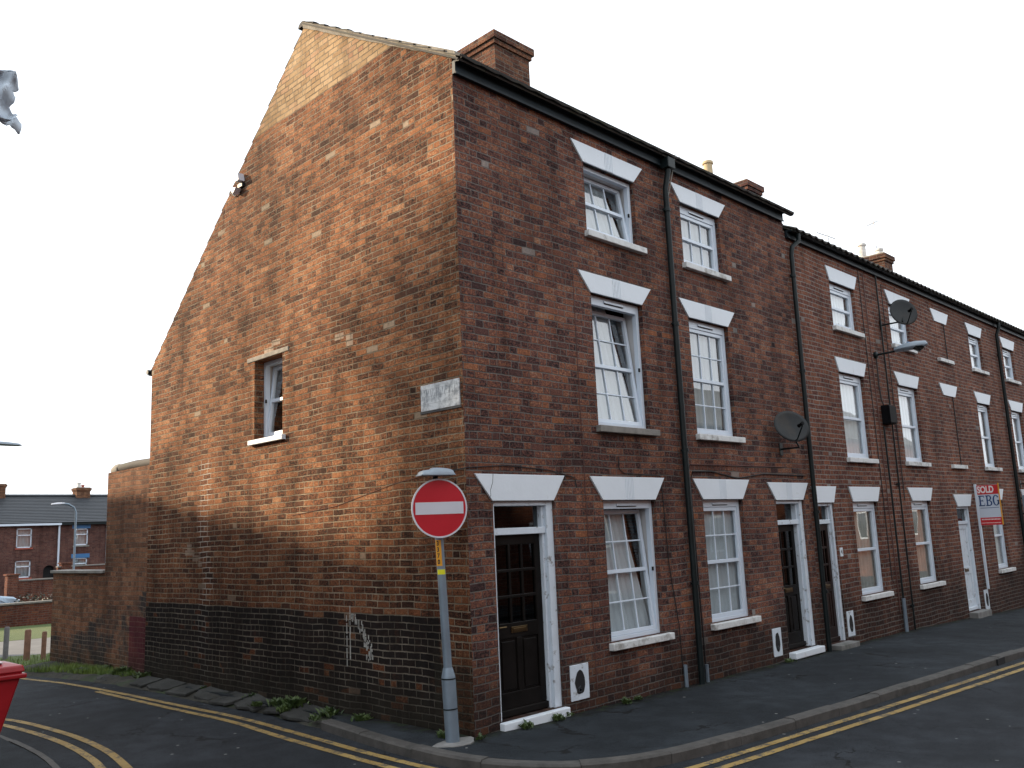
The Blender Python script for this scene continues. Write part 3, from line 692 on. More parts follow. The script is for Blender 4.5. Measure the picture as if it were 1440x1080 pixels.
def pantile_roof(house, x0, x1, e, r, mat='roof_tile', pitch=.235, amp=.017, verge0=False, name='roof', over=.0):
    """e=(y,z) eave, r=(y,z) ridge; corrugated tiles in stepped courses, with underside"""
    sl = math.hypot(r[0]-e[0], r[1]-e[1]); nc = max(4, int(sl/.30)); dy, dz = (r[0]-e[0])/sl, (r[1]-e[1])/sl; ny, nz = -dz, dy
    if ny*0+nz < 0: ny, nz = -ny, -nz
    nx = max(2, int((x1-x0)/pitch))*6; mb = MB()
    def W(i):
        t = (i % 6)/6.0; return amp*(math.sin(2*math.pi*t) + .35*math.sin(4*math.pi*t))
    for c in range(nc):
        s0, s1 = sl*c/nc-.03, sl*(c+1)/nc; j = random.uniform(-.004, .004)
        A = [(x0+(x1-x0)*i/nx, e[0]+dy*s0+ny*(.062+W(i)+j), e[1]+dz*s0+nz*(.062+W(i)+j)) for i in range(nx+1)]
        B = [(x0+(x1-x0)*i/nx, e[0]+dy*s1+ny*(.030+W(i)), e[1]+dz*s1+nz*(.030+W(i))) for i in range(nx+1)]
        C = [(x0+(x1-x0)*i/nx, e[0]+dy*s0+ny*(.042+W(i)+j), e[1]+dz*s0+nz*(.042+W(i)+j)) for i in range(nx+1)]
        m = nx+1
        mb.add(A+B+C, [(i, i+1, m+i+1, m+i) for i in range(nx)] + [(i, i+1, 2*m+i+1, 2*m+i) for i in range(nx)] + [(2*m+i, 2*m+i+1, m+i+1, m+i) for i in range(nx)])
        # closed course end at both verges
        for i in (0, nx): mb.add([A[i], B[i], C[i]], [(0, 1, 2)])
    q = [(x0+.01, e[0], e[1]), (x1-.01, e[0], e[1]), (x1-.01, r[0], r[1]), (x0+.01, r[0], r[1])]
    mb.add(q + [(a, b+ny*.02, c+nz*.02) for a, b, c in q], [(0, 1, 2, 3), (4, 5, 6, 7), (0, 1, 5, 4), (1, 2, 6, 5), (2, 3, 7, 6), (3, 0, 4, 7)])
    return mb.build(name, mat, house, recalc=False)
def ridge_tiles(house, x0, x1, y, z, mat='roof_tile', r=.11):
    mb = MB(); n = max(1, int((x1-x0)/.45))
    for k in range(n):
        a = x0+(x1-x0)*k/n; b = x0+(x1-x0)*(k+1)/n
        pa = [(y+r*math.cos(math.pi*t/8)*1.15, z+r*.9*math.sin(math.pi*t/8)) for t in range(9)]
        mb.add([(a+.004, p, q+random.uniform(0, .003)) for p, q in pa] + [(b+.02, p, q+.006) for p, q in pa], [(t, t+1, 9+t+1, 9+t) for t in range(8)])
        mb.add([(a+.004, p, q) for p, q in pa], [tuple(range(9))])
    return mb.build('ridge_tiles', mat, house, smooth=True)

def chimney(house, x0, x1, y0, y1, z0, z1, pots=(), mat='brick_stack', cap=.24):
    mb = MB(); mb.box((x0, y0, z0), (x1, y1, z1-cap)); 
    ch = mb.build('chimney', mat, house)
    m = MB(); m.box((x0-.035, y0-.035, z1-cap), (x1+.035, y1+.035, z1-cap+.08)); m.box((x0-.07, y0-.07, z1-cap+.08), (x1+.07, y1+.07, z1-.03)); m.build('chimney_cap', mat, ch)
    m = MB(); m.box((x0-.02, y0-.02, z1-.03), (x1+.02, y1+.02, z1+.02)); m.build('flaunching', 'cement', ch, bevel=.02)
    for (px, py, h, r, pm) in pots:
        q = MB(); q.lathe((px, py, z1), [(r*1.1, 0), (r, .05), (r*.9, h-.08), (r*1.12, h-.07), (r*1.12, h-.02), (r, h)], 14); q.build('chimney_pot', pm, ch, smooth=True)
        q = MB(); q.lathe((px, py, z1+h-.001), [(r*.8, 0), (r*.8, .004)], 12); q.build('pot_mouth', 'dark_hole', ch)
    return ch

def downpipe(house, pts, r=.036, collars=(), mat='black_iron', name='downpipe'):
    mb = MB(); mb.tube(pts, r, 12)
    for (x, y, z) in collars:
        mb.lathe((x, y, z), [(r+.012, 0), (r+.012, .05)], 12); mb.box((x-.07, y+.0, z+.012), (x+.07, y+.03, z+.035))
    return mb.build(name, mat, house, smooth=True)
def cable(house, pts, r=.006, mat='cable_black'):
    mb = MB(); mb.tube(pts, r, 5); return mb.build('cable', mat, house, smooth=True)

# ------------------------------------------------------------------ the street terrace
TH = .24
SPA, SPB = 3.92, 7.78
houseA = thing('brick_house', (0, 0, 0), 'end brick house with tall sunlit gable wall and a no entry sign at its corner', 'house', 'terraced houses along the street')
houseB = thing('brick_house', (SPA, 0, 0), 'brick house joined to the end house, with an oval satellite dish near its far edge', 'house', 'terraced houses along the street')
houseC = thing('brick_house', (SPB, 0, 0), 'redder brick house just after the drop in the roofline, with brown door and brass letterbox', 'house', 'terraced houses along the street')
houseD = thing('brick_house', (11.35, 0, 0), 'wide brick house with blind windows, a white door and the sold board', 'house', 'terraced houses along the street')
houseE = thing('brick_house', (19.4, 0, 0), 'last brick house at the right edge of the photo', 'house', 'terraced houses along the street')

RA = dict(A1=(.74, 2.45, 2.74), A2=(3.38, 5.10, 5.36), A3=(5.93, 6.88, 7.14), B1=(.72, 2.39, 2.66), B2=(3.19, 4.79, 5.06), B3=(5.66, 6.54, 6.82))
EA, EB = 7.45, 7.16
# --- house A
opA = [(.38, 1.37, .16, 2.45)] + [(2.28, 3.38, *RA[k][:2]) for k in ('A1', 'A2', 'A3')]
wall('front_wall', 'brick_front', houseA, TH, SPA, EA, [o for o in opA], TH, FRONT)
gop = [(3.66, 4.42, 3.55, 4.69)]
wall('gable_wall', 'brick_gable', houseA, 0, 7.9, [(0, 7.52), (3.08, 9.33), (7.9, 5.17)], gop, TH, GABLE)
# the corner pier: front face belongs to the street side
mb = MB(); mb.add([(0, 0, -1), (TH, 0, -1), (TH, 0, EA), (0, 0, EA)], [(0, 1, 2, 3)])
mb = MB(); mb.add([(0.0, -.003, -1), (TH, -.003, -1), (TH, -.003, EA), (0.0, -.003, EA)], [(0, 1, 2, 3)]); mb.add([(0, -.003, -1), (0, .0, -1), (0, 0, EA), (0, -.003, EA)], [(0, 1, 2, 3)])
mb.build('corner_brickwork', 'brick_front', houseA, recalc=False)
def back(h, x0, x1, ze, y=7.66):
    mb = MB(); mb.box((x0, y, -1), (x1, y+.24, ze-.05)); mb.build('rear_wall', 'brick_plain', h)
back(houseA, TH, SPA, 5.17)
window(houseA, FRONT, 2.28, 3.38, *RA['A1'][:2], (3, 2), (3, 2), tilt=R(5.5), lin=((2.03, 3.59), (2.26, 3.36), RA['A1'][2]), curtain='curtain', head=.07)
window(houseA, FRONT, 2.28, 3.38, *RA['A2'][:2], (3, 2), (3, 2), tilt=R(6.5), lin=((2.03, 3.59), (2.26, 3.36), RA['A2'][2]), sillmat='grey_stone')
window(houseA, FRONT, 2.28, 3.38, *RA['A3'][:2], (3, 1), (3, 1), tilt=R(9), lin=((2.03, 3.59), (2.26, 3.36), RA['A3'][2]), vent=False)
door(houseA, .38, 1.37, .16, 2.45, 'dark', ((.11, 1.56), (.36, 1.35), 2.74), step=(.07, -.05, 'white_paint'), trz=2.08, crack=True)
window(houseA, GABLE, *gop[0], (1, 1), (1, 1), tilt=R(6), flutes=False, rec=.15, vent=False, sill=None, curtain=None)
mb = MB(GABLE); mb.box((3.58, -.06, 3.48), (4.50, .14, 3.548)); mb.build('gable_sill', 'white_paint', houseA, bevel=.006)
mb = MB(GABLE); mb.box((3.5, -.012, 4.692), (4.62, .2, 4.76)); mb.build('gable_lintel', 'cement', houseA, bevel=.01)
airvent(houseA, 1.49, 1.81, .19, .58)
mb = MB(GABLE); mb.box((.045, -.016, 3.48), (.69, .01, 3.775)); mb.build('name_plate', 'plate', houseA, bevel=.003)
mb = MB(GABLE); mb.box((.03, -.012, 3.455), (.71, .01, 3.478)); mb.build('plate_ledge', 'slate', houseA)
# roof A (shared profile, split at the party wall)
for h, a, b in ((houseA, -.06, SPA), (houseB, SPA+.002, SPB+.04)):
    pantile_roof(h, a, b, (-.15, 7.405), (3.08, 9.36), amp=.006, pitch=.3); pantile_roof(h, max(a, .004), b, (8.0, 5.04), (3.08, 9.30), name='rear_roof', amp=.006)
    ridge_tiles(h, max(a, -.02), b, 3.12, 9.35, r=.085)
fascia(houseA, .0, SPA, 7.30, 7.46); fascia(houseB, SPA+.001, SPB-.06, 7.30, 7.46)
gutter(houseA, -.01, SPA, 7.47); gutter(houseB, SPA+.001, SPB+.12, 7.47)
# cement verge under the stepped tiles
mb = MB(GABLE); n = 26
def vg(a, b, th):
    pts = []
    for k in range(n+1):
        t = k/n; y = a[0]+(b[0]-a[0])*t; z = a[1]+(b[1]-a[1])*t
        w = th*(1+.35*noise.noise(Vector((y*5, 0, 1)))); pts.append((y, z, w))
    top = [(y, -.045, z+.035) for y, z, w in pts]; bot = [(y, -.02, z-w) for y, z, w in pts]; tb = [(y, .05, z+.035) for y, z, w in pts]; bb = [(y, .05, z-w) for y, z, w in pts]
    m = n+1
    mb.add(top+bot+tb+bb, [(i, i+1, m+i+1, m+i) for i in range(n)] + [(i, i+1, 2*m+i+1, 2*m+i) for i in range(n)] + [(m+i, m+i+1, 3*m+i+1, 3*m+i) for i in range(n)] + [(0, m, 3*m, 2*m), (n, m+n, 3*m+n, 2*m+n)])
vg((-.10, 7.50), (3.08, 9.36), .055); 
mb.build('verge_mortar', 'cement', houseA)
mb = MB(); mb.tube([(-.03, 8.03, 5.11), (SPA, 8.03, 5.11)], .045, 10); mb.build('rear_gutter', 'black_iron', houseA, smooth=True)
ch = chimney(houseA, 3.36, 4.2, 2.6, 3.55, 8.6, 10.42, mat='brick_stack')
# hopper and downpipe between the two front houses
downpipe(houseB, [(4.08, -.13, 7.42), (4.08, -.13, 7.2), (4.07, -.07, 6.95), (4.06, -.07, 5), (4.05, -.07, -.04)], .042, [(4.065, -.07, z) for z in (6.6, 4.9, 3.1, 1.3)])
mb = MB(); mb.box((4.0, -.2, 7.24), (4.18, -.062, 7.40)); mb.build('hopper', 'black_iron', houseB, bevel=.01)
for x, t in ((3.74, .30), (4.24, .24)):
    mb = MB(); mb.tube([(x, -.035, -.05), (x, -.035, t)], .026, 8); mb.build('conduit', 'galv', houseB if x > SPA else houseA, smooth=True)
# cables on the near front
cable(houseA, [(-.012, .3, 2.78), (-.012, -.012, 2.80), (.6, -.012, 2.84), (1.3, -.012, 2.80), (1.75, -.012, 2.72), (1.78, -.012, 2.60)])
cable(houseA, [(-.006, .3, 2.80), (-.006, 1.2, 2.72), (-.006, 2.4, 2.52), (-.006, 3.4, 2.45)], .003, 'cable_brown')
cable(houseA, [(1.93, -.01, 5.35), (1.93, -.01, 3.8), (1.94, -.01, 2.2), (1.95, -.01, .25)], .0045, 'cable_brown')
cable(houseA, [(2.62, -.012, 3.0), (2.63, -.012, 2.84), (2.72, -.012, 2.79), (3.5, -.012, 2.77), (3.53, -.012, 2.7), (3.57, -.012, 1.6), (3.70, -.012, .8), (3.72, -.012, .25)], .006)
cable(houseB, [(4.26, -.012, .1), (4.24, -.012, 1.4), (4.22, -.012, 2.7), (4.3, -.012, 2.84), (4.8, -.012, 2.85), (5.5, -.012, 2.76), (6.3, -.012, 2.84), (7.7, -.012, 2.83)], .009)
cable(houseB, [(4.16, -.012, .1), (4.15, -.012, 2.82), (4.26, -.012, 2.94), (7.0, -.012, 2.96)], .007, 'cable_brown')
cable(houseB, [(4.22, -.19, 7.5), (4.20, -.15, 7.3), (4.20, -.03, 6.9), (4.16, -.02, 6.2), (4.15, -.02, 4.0), (4.14, -.02, 2.4)], .006, 'curtain_cream')
# --- house B
opB = [(6.62, 7.55, .10, 2.43)] + [(4.52, 5.61, *RA[k][:2]) for k in ('A1', 'A2', 'A3')]
wall('front_wall', 'brick_front', houseB, SPA, SPB, EA, opB, TH, FRONT)
back(houseB, SPA, SPB, 5.17)
mb = MB(); mb.prism([(SPB-.24, .24, 6.9), (SPB-.24, 7.6, 4.6), (SPB-.24, 7.9, 5.1), (SPB-.24, 3.08, 9.33), (SPB-.24, 0.0, 7.45)], (.2395, 0, 0)); mb.build('party_wall', 'brick_plain', houseB)
window(houseB, FRONT, 4.52, 5.61, *RA['A1'][:2], (3, 2), (3, 2), lin=((4.28, 5.82), (4.51, 5.59), RA['A1'][2]), head=.07)
window(houseB, FRONT, 4.52, 5.61, *RA['A2'][:2], (3, 2), (3, 2), lin=((4.28, 5.82), (4.51, 5.59), RA['A2'][2]), cur_part=.85)
window(houseB, FRONT, 4.52, 5.61, *RA['A3'][:2], (3, 1), (3, 1), lin=((4.28, 5.82), (4.51, 5.59), RA['A3'][2]))
door(houseB, 6.62, 7.55, .10, 2.43, 'dark', ((6.37, 7.74), (6.61, 7.52), 2.71), step=(.12, .0, 'white_paint'), trz=2.04, flutes=True, rec=.16)
airvent(houseB, 6.13, 6.39, .09, .50)
# --- house C
opC = [(8.02, 8.67, .05, 2.38)] + [(9.45, 10.55, *RA[k][:2]) for k in ('B1', 'B2', 'B3')]
wall('front_wall', 'brick_front_red', houseC, SPB+.001, 11.35, EB, opC, TH, FRONT)
back(houseC, SPB, 11.35, 5.0)
for k, rc in (('B1', (1, 1)), ('B2', (1, 1)), ('B3', (1, 1))):
    window(houseC, FRONT, 9.45, 10.55, *RA[k][:2], rc, rc, lin=((9.32, 10.70), (9.45, 10.54), RA[k][2]), flutes=False, curtain='net' if k != 'B1' else 'curtain_cream', cur_part=1 if k != 'B3' else .8)
door(houseC, 8.02, 8.67, .05, 2.38, 'brown', ((7.86, 8.80), (7.97, 8.66), 2.66), step=(.20, -.4, 'concrete'), trz=2.02, jl=.03, jr=.07, rec=.12)
airvent(houseC, 8.72, 8.98, .10, .52)
mb = MB(); mb.box((8.72, -.012, 1.45), (8.82, .0, 1.60)); npl = mb.build('number_plate', 'white_paint', houseC)
text_mb('4', .11, (8.77, -.014, 1.525), (1, 0, 0), (0, 0, 1), .002).build('numeral', 'ink_black', npl)
# --- house D
opD = [(12.22, 13.30, *RA[k][:2]) for k in ('B1', 'B2', 'B3')] + [(14.84, 15.72, -.06, 2.25)] + [(17.26, 18.24, *RA[k][:2]) for k in ('B1', 'B2', 'B3')]
wall('front_wall', 'brick_front_red', houseD, 11.351, 19.4, EB, opD, TH, FRONT)
back(houseD, 11.351, 19.4, 5.0)
for k, rc in (('B1', (1, 1)), ('B2', (1, 1)), ('B3', (1, 1))):
    window(houseD, FRONT, 12.22, 13.30, *RA[k][:2], rc, rc, lin=((12.07, 13.46), (12.28, 13.28), RA[k][2]), flutes=False, curtain='net' if k != 'B1' else 'curtain_cream')
    window(houseD, FRONT, 17.26, 18.24, *RA[k][:2], rc, rc, lin=((17.08, 18.38), (17.28, 18.17), RA[k][2]), flutes=False, curtain='net', cur_part=1 if k != 'B2' else .8)
for k in ('B2', 'B3'):
    z0, z1, z2 = RA[k]; lintel(houseD, FRONT, (14.69, 15.88), (14.90, 15.66), z1, z2)
    mb = MB(); mb.box((14.84, -.075, z0-.085), (15.75, .05, z0)); mb.build('blind_sill', 'sill_stone', houseD, bevel=.008)
    cable(houseD, [(15.50, -.012, z1), (15.50, -.012, z0)], .011)
door(houseD, 14.84, 15.72, -.06, 2.25, 'white', ((14.69, 15.92), (14.90, 15.74), 2.52), step=(.18, -.45, 'concrete'), trz=1.85, jl=.04, jr=.07, rec=.1)
airvent(houseD, 15.94, 16.22, -.10, .34)
# --- house E and on down the hill
opE = [(x, x+1.0, *RA[k][:2]) for x in (20.05, 22.4) for k in ('B1', 'B2', 'B3')] + [(24.6, 25.5, -.2, 2.2)]
wall('front_wall', 'brick_front_red', houseE, 19.401, 27, EB, opE, TH, FRONT)
back(houseE, 19.401, 27, 5.0)
mb = MB(); mb.box((26.76, .24, -1), (27, 7.66, 5)); mb.prism([(26.76, .0, 5), (26.76, 7.9, 5), (26.76, 3.08, 8.95), (26.76, 0.0, 7.1)], (.24, 0, 0)); mb.build('end_wall', 'brick_plain', houseE)
for x in (20.05, 22.4):
    for k, rc in (('B1', (1, 1)), ('B2', (1, 1)), ('B3', (1, 1))):
        window(houseE, FRONT, x, x+1.0, *RA[k][:2], rc, rc, lin=((x-.18, x+1.18), (x+.02, x+.98), RA[k][2]), flutes=False, curtain='net')
door(houseE, 24.6, 25.5, -.2, 2.2, 'dark', ((24.4, 25.7), (24.6, 25.5), 2.5), step=(.18, -.6, 'concrete'), trz=1.8)
for h, a, b in ((houseC, SPB+.045, 11.35), (houseD, 11.352, 19.4), (houseE, 19.402, 27.05)):
    pantile_roof(h, a, b, (-.16, 7.12), (3.08, 9.0)); pantile_roof(h, a, b, (8.05, 4.8), (3.08, 9.0), name='rear_roof')
    ridge_tiles(h, a, b, 3.08, 9.06); fascia(h, a, b, 7.03, 7.165); gutter(h, a, b, 7.17)
chimney(houseD, 11.42, 12.05, 2.55, 3.9, 8.3, 9.92, [(11.6, 3.62, .85, .12, 'pot_buff')], mat='brick_front')
chimney(houseE, 19.42, 20.02, 2.62, 3.65, 8.2, 9.80, [(19.72, 3.35, .52, .115, 'pot_white'), (19.72, 2.85, .24, .11, 'pot_white')])
mb = MB(); mb.lathe((19.55, 3.98, 9.90), [(.12, 0), (.11, .1), (.12, .42)], 12, axis=(.35, -.9, .18)); mb.lathe((19.62, 3.75, 9.75), [(.08, 0), (.08, .2)], 10)
mb.build('fallen_pot', 'pot_red', houseE, smooth=True)
downpipe(houseC, [(8.06, -.14, 7.12), (8.05, -.14, 6.98), (7.9, -.08, 6.86), (7.87, -.07, 6.7), (7.84, -.07, 4), (7.82, -.07, -.03)], .04, [(7.855, -.07, z) for z in (6.3, 4.6, 2.2, .9)])
downpipe(houseD, [(11.15, -.05, 3.85), (11.15, -.05, 2.0), (11.14, -.05, .55)], .018, [], name='conduit')
downpipe(houseD, [(11.14, -.05, .55), (11.13, -.05, -.12)], .035, [], 'galv', name='conduit')
downpipe(houseD, [(11.62, -.04, 7.05), (11.61, -.04, 4), (11.58, -.04, -.12)], .016, [(11.6, -.04, z) for z in (.35, 2.7)], name='conduit')
downpipe(houseC, [(11.02, -.02, 7.0), (11.02, -.02, 4), (11.0, -.02, .3)], .009, [], 'cable_brown', name='conduit')
cable(houseC, [(10.82, -.012, 7.0), (10.82, -.012, 3), (10.80, -.012, .9)], .008)
cable(houseD, [(11.93, -.012, 6.9), (11.9, -.012, 4), (11.88, -.012, 2.4)], .008)
downpipe(houseE, [(19.48, -.14, 7.12), (19.47, -.14, 6.98), (19.45, -.07, 6.8), (19.43, -.07, 3), (19.42, -.07, -.3)], .045, [(19.44, -.07, z) for z in (6.2, 4.3, 2.2, .9)])
# chalk marks low on the gable
mb = MB(GABLE)
def rib(pts, w=.009):
    for a, b in zip(pts, pts[1:]):
        mb.box((min(a[0], b[0])-w/2, -.006, min(a[1], b[1])), (max(a[0], b[0])+w/2, .0, max(a[1], b[1])+w))
for (y, z0, z1) in ((2.20, .62, 1.22), (2.13, .70, 1.25)):
    z = z0
    while z < z1: l = random.uniform(.03, .12); rib([(y+random.uniform(-.004, .004), z), (y+random.uniform(-.006, .006), z+l)], .007); z += l+random.uniform(0, .03)
mb.build('chalk_mark', 'chalk', houseA); mb = MB(GABLE)
for k in range(60):
    t = k/60; y = 2.10-.34*math.sin(t*1.9)*(1+.1*math.sin(t*9))+random.gauss(0, .035); z = 1.24-.5*t+random.gauss(0, .02); rib([(y, z), (y-.008, z-random.uniform(.015, .06))], random.uniform(.003, .008))
mb.build('chalk_mark', 'chalk', houseA)

# small lamp fixing high on the gable
fx = thing('security_lamp', (0, 4.84, 7.52), 'small broken lamp fixing high on the sunlit gable wall', 'lamp')
mb = MB(GABLE); mb.box((4.74, -.05, 7.46), (4.88, 0, 7.52)); mb.build('bracket', 'dish_grey', fx)
mb = MB(GABLE); mb.prism([(4.72, -.12, 7.53), (4.82, -.12, 7.53), (4.80, -.12, 7.66), (4.75, -.12, 7.66)], (0, .11, 0)); mb.build('shade', 'sign_white', fx, bevel=.01)
mb = MB(GABLE); mb.prism([(4.80, -.12, 7.44), (4.98, -.12, 7.48), (4.90, -.12, 7.36)], (0, .1, 0)); mb.build('reflector', 'sign_white', fx, bevel=.008)
mb = MB(GABLE); mb.tube([(4.9, -.02, 7.40), (5.0, -.02, 7.38), (5.1, -.015, 7.45), (5.2, -.01, 7.5)], .01, 5); mb.build('wire', 'cable_black', fx)

# outbuilding and yard walls in line with the gable
outb = thing('outbuilding', (0, 8.8, 0), 'low brick outbuilding behind the end house, with a dark red painted patch', 'outbuilding')
mb = MB(); mb.box((.015, 7.902, -1), (.25, 9.72, 3.50)); mb.box((.25, 9.48, -1), (3.6, 9.72, 3.50)); mb.box((3.36, 7.902, -1), (3.6, 9.48, 3.5)); mb.build('wall', 'brick_yard', outb)
mb = MB(); mb.tube([(.13, 7.91, 3.55), (.13, 8.8, 3.575), (.13, 9.45, 3.56)], .085, 10); mb.build('coping', 'roof_tile', outb, smooth=True)
mb = MB(); mb.lathe((.13, 9.40, 3.54), [(.1, 0), (.12, .12), (.09, .28), (.02, .33)], 10, axis=(0, 1, 0)); mb.build('coping_end', 'cement', outb, smooth=True)
mb = MB(); mb.box((.25, 7.91, 3.4), (3.36, 9.5, 3.47)); mb.build('roof', 'slate', outb)
yw = thing('garden_wall', (.1, 11, 0), 'low brick yard wall with stone coping beside the outbuilding', 'wall')
mb = MB(); mb.box((.02, 9.721, -1), (.25, 12.38, 1.70)); mb.build('wall', 'brick_yard', yw)
mb = MB(); y = 9.73
while y < 12.35: l = min(.6, 12.43-y); mb.box((-.03, y, 1.70), (.30, y+l-.008, 1.755+random.uniform(-.004, .004))); y += l
mb.build('coping', 'grey_stone', yw, bevel=.008)

# ------------------------------------------------------------------ no entry sign
ns = thing('no_entry_sign', (-.27, .03, .09), 'round red no entry sign with white bar on a leaning grey pole', 'road sign')
def PL(z):                                        # the leaning pole's axis
    t = (z-.09)/2.6; return Vector((-.27-.075*t, .03+.065*t, z))
mb = MB(); zs = [.02, .70, .72, .80]; mb.tube([PL(z) for z in zs], [.070, .070, .068, .047], 20); mb.build('pole_base', 'galv', ns, smooth=True)
mb = MB(); mb.tube([PL(z) for z in (.78, 1.5, 2.2, 2.68)], .043, 18); pole = mb.build('pole', 'galv', ns, smooth=True)
mb = MB(); mb.tube([PL(.40), PL(.412)], .0735, 20); mb.build('strap', 'black_iron', ns, smooth=True)
mb = MB(); mb.lathe(PL(.70), [(.073, -.012), (.073, .0)], 20); mb.build('collar', 'black_iron', ns, smooth=True)
fn = Vector((-.36, -.93, 0)).normalized(); sx = Vector((-fn.y, fn.x, 0)); sx = -sx if sx.dot(rt) < 0 else sx
C0 = Vector((-.367, .054, 2.38)) + fn*.075
def disc(r0, r1, d0, d1, n=56):
    m = MB(); a = []
    for (r_, d) in ((r0, d0), (r1, d0), (r1, d1), (r0, d1)):
        a += [C0+fn*d+sx*r_*math.cos(2*math.pi*k/n)+Vector((0, 0, 1))*r_*math.sin(2*math.pi*k/n) for k in range(n)]
    m.add(a, [(q*n+k, q*n+(k+1) % n, ((q+1) % 4)*n+(k+1) % n, ((q+1) % 4)*n+k) for q in range(4) for k in range(n)]); return m
m = MB(); n = 56
for d in (0, .006): pass
a = [C0+sx*.286*math.cos(2*math.pi*k/n)+Vector((0, 0, .286*math.sin(2*math.pi*k/n))) for k in range(n)]
m.prism(a, fn*.006); face = m.build('sign_face', 'sign_red', ns)
disc(.284, .300, -.002, .009).build('sign_rim', 'sign_white', ns)
m = MB(); m.prism([C0+sx*s*.258+Vector((0, 0, t*.061))+fn*.0065 for s, t in ((-1, -1), (1, -1), (1, 1), (-1, 1))], fn*.002); m.build('sign_bar', 'sign_white', face)
m = MB()
for z in (-.15, .15): m.prism([C0+sx*s*.2+Vector((0, 0, z+t*.016))-fn*.001 for s, t in ((-1, -1), (1, -1), (1, 1), (-1, 1))], -fn*.02); m.tube([C0+Vector((0, 0, z))-fn*.02, C0+Vector((0, 0, z))-fn*.09], .02, 8)
m.build('sign_bracket', 'galv', ns)
hd = PL(2.68)
m = MB(); m.tube([hd, hd+Vector((0, 0, .05)), hd+Vector((0, 0, .05))+fn*.06], .028, 8); m.build('lamp_stem', 'black_plastic', ns, smooth=True)
m = MB(); c = PL(2.68)+Vector((0, 0, .03))+fn*.12-sx*.03
def hood(i, j):
    x = -.19+i*.37; t = math.pi*j
    hgt = .082*(math.sin(math.pi*min(1, max(0, i)))**.22)*(1.0 if .38 < i < .95 else .80)
    return c+sx*x+fn*(.10*math.copysign(abs(math.cos(t))**.6, math.cos(t)))+Vector((0, 0, hgt*math.sin(t)+.0))
m.grid(hood, 18, 10); m.prism([c+sx*a_+fn*b_ for a_, b_ in ((-.188, -.1), (.178, -.1), (.178, .1), (-.188, .1))], (0, 0, .008)); m.build('sign_lamp', 'grey_plastic', ns, smooth=True)
# labels wrapped on the pole
vdir = (CAM-PL(1.95)); vdir.z = 0; vdir.normalize(); sdv = Vector((-vdir.y, vdir.x, 0)); sdv = -sdv if sdv.dot(rt) < 0 else sdv
def wrap(z0, z1, mat, name, a0=-70, a1=20, r=.0442):
    m = MB()
    def fnc(i, j):
        a = R(a0+(a1-a0)*i); z = z0+(z1-z0)*j; return PL(z)+(vdir*math.cos(a)+sdv*math.sin(a))*r
    m.grid(fnc, 10, 1); return m.build(name, mat, ns, smooth=True, recalc=False)
lab = wrap(1.80, 2.06, 'label_yellow', 'number_label'); wrap(1.715, 1.765, 'label_lime', 'small_label', -60, 60, .0445)
for i, chh in enumerate('3370'):
    z = 2.025-i*.062; a = R(-24); nrm = (vdir*math.cos(a)+sdv*math.sin(a)); tx = (sdv*math.cos(a)-vdir*math.sin(a))
    text_mb(chh, .062, PL(z)+nrm*.0455, tx, (0, 0, 1), .001, .002, .85).build('digit', 'ink_black', lab)
# pole foot
m = MB(); m.prism([(-.27+.24*math.cos(a)*(1+.2*math.sin(3*a)), -.02+.15*math.sin(a), gz(0, 0)+.085) for a in [2*math.pi*k/14 for k in range(14)]], (0, 0, .022)); one(m, 'paving_slab', 'concrete', 'small pale concrete patch at the foot of the sign pole', 'slab', bevel=.008)

# ------------------------------------------------------------------ satellite dishes, wall lamp, boxes, aerials, board
def dish(name, c, nrm, r, wallpt, label, ell=1.0, mat='dish_grey'):
    c = Vector(c); nrm = Vector(nrm).normalized(); t = thing(name, wallpt, label, 'satellite dish')
    x = nrm.cross(Vector((0, 0, 1))).normalized(); y = x.cross(nrm); m = MB()
    rings, n = 6, 32; pts = [c-nrm*.10*r*2*.5]; fs = []
    for k in range(1, rings+1):
        rr = r*k/rings
        for q in range(n):
            a = 2*math.pi*q/n; pts.append(c+x*rr*ell*math.cos(a)+y*rr*math.sin(a)-nrm*.1*r*(1-(k/rings)**2))
    fs += [(0, 1+q, 1+(q+1) % n) for q in range(n)]
    for k in range(rings-1): fs += [(1+k*n+q, 1+(k+1)*n+q, 1+(k+1)*n+(q+1) % n, 1+k*n+(q+1) % n) for q in range(n)]
    m.add(pts, fs); o = m.build('reflector', mat, t, smooth=True); sm = o.modifiers.new('solid', 'SOLIDIFY'); sm.thickness = .008
    low = c-y*r*.9; lnb = c+nrm*r*.95-y*r*.25
    m = MB(); m.tube([low-nrm*.03, low+nrm*.05, lnb-y*.03], .011, 6); m.build('feed_arm', 'black_iron', t)
    m = MB(); m.tube([lnb+nrm*.02, lnb-nrm*.05], [.03, .022], 10); m.tube([lnb-nrm*.05, lnb-nrm*.09], [.022, .032], 10); m.build('receiver', 'black_plastic', t, smooth=True)
    w = Vector(wallpt); m = MB(); m.tube([w, (w.x, c.y+.1*0, w.z), c-nrm*.06], .017, 8); m.box((w.x-.05, -.012, w.z-.1), (w.x+.05, 0, w.z+.1)); m.build('bracket', 'black_iron', t)
    return t
dish('satellite_dish', (6.76, -.32, 3.58), (-.42, -.84, .28), .27, (6.95, 0, 3.25), 'dark grey oval satellite dish low on the wall beside the downpipe', 1.2)
dish('satellite_dish', (11.78, -.46, 6.18), (-.62, -.75, .22), .29, (11.70, 0, 5.98), 'round dark satellite dish on a long bracket in front of a top floor window', 1.0)
dish('satellite_dish', (19.95, -.45, 3.05), (-.3, -.9, .25), .27, (20.0, 0, 2.8), 'dark satellite dish partly cut off by the right edge of the photo', 1.1)

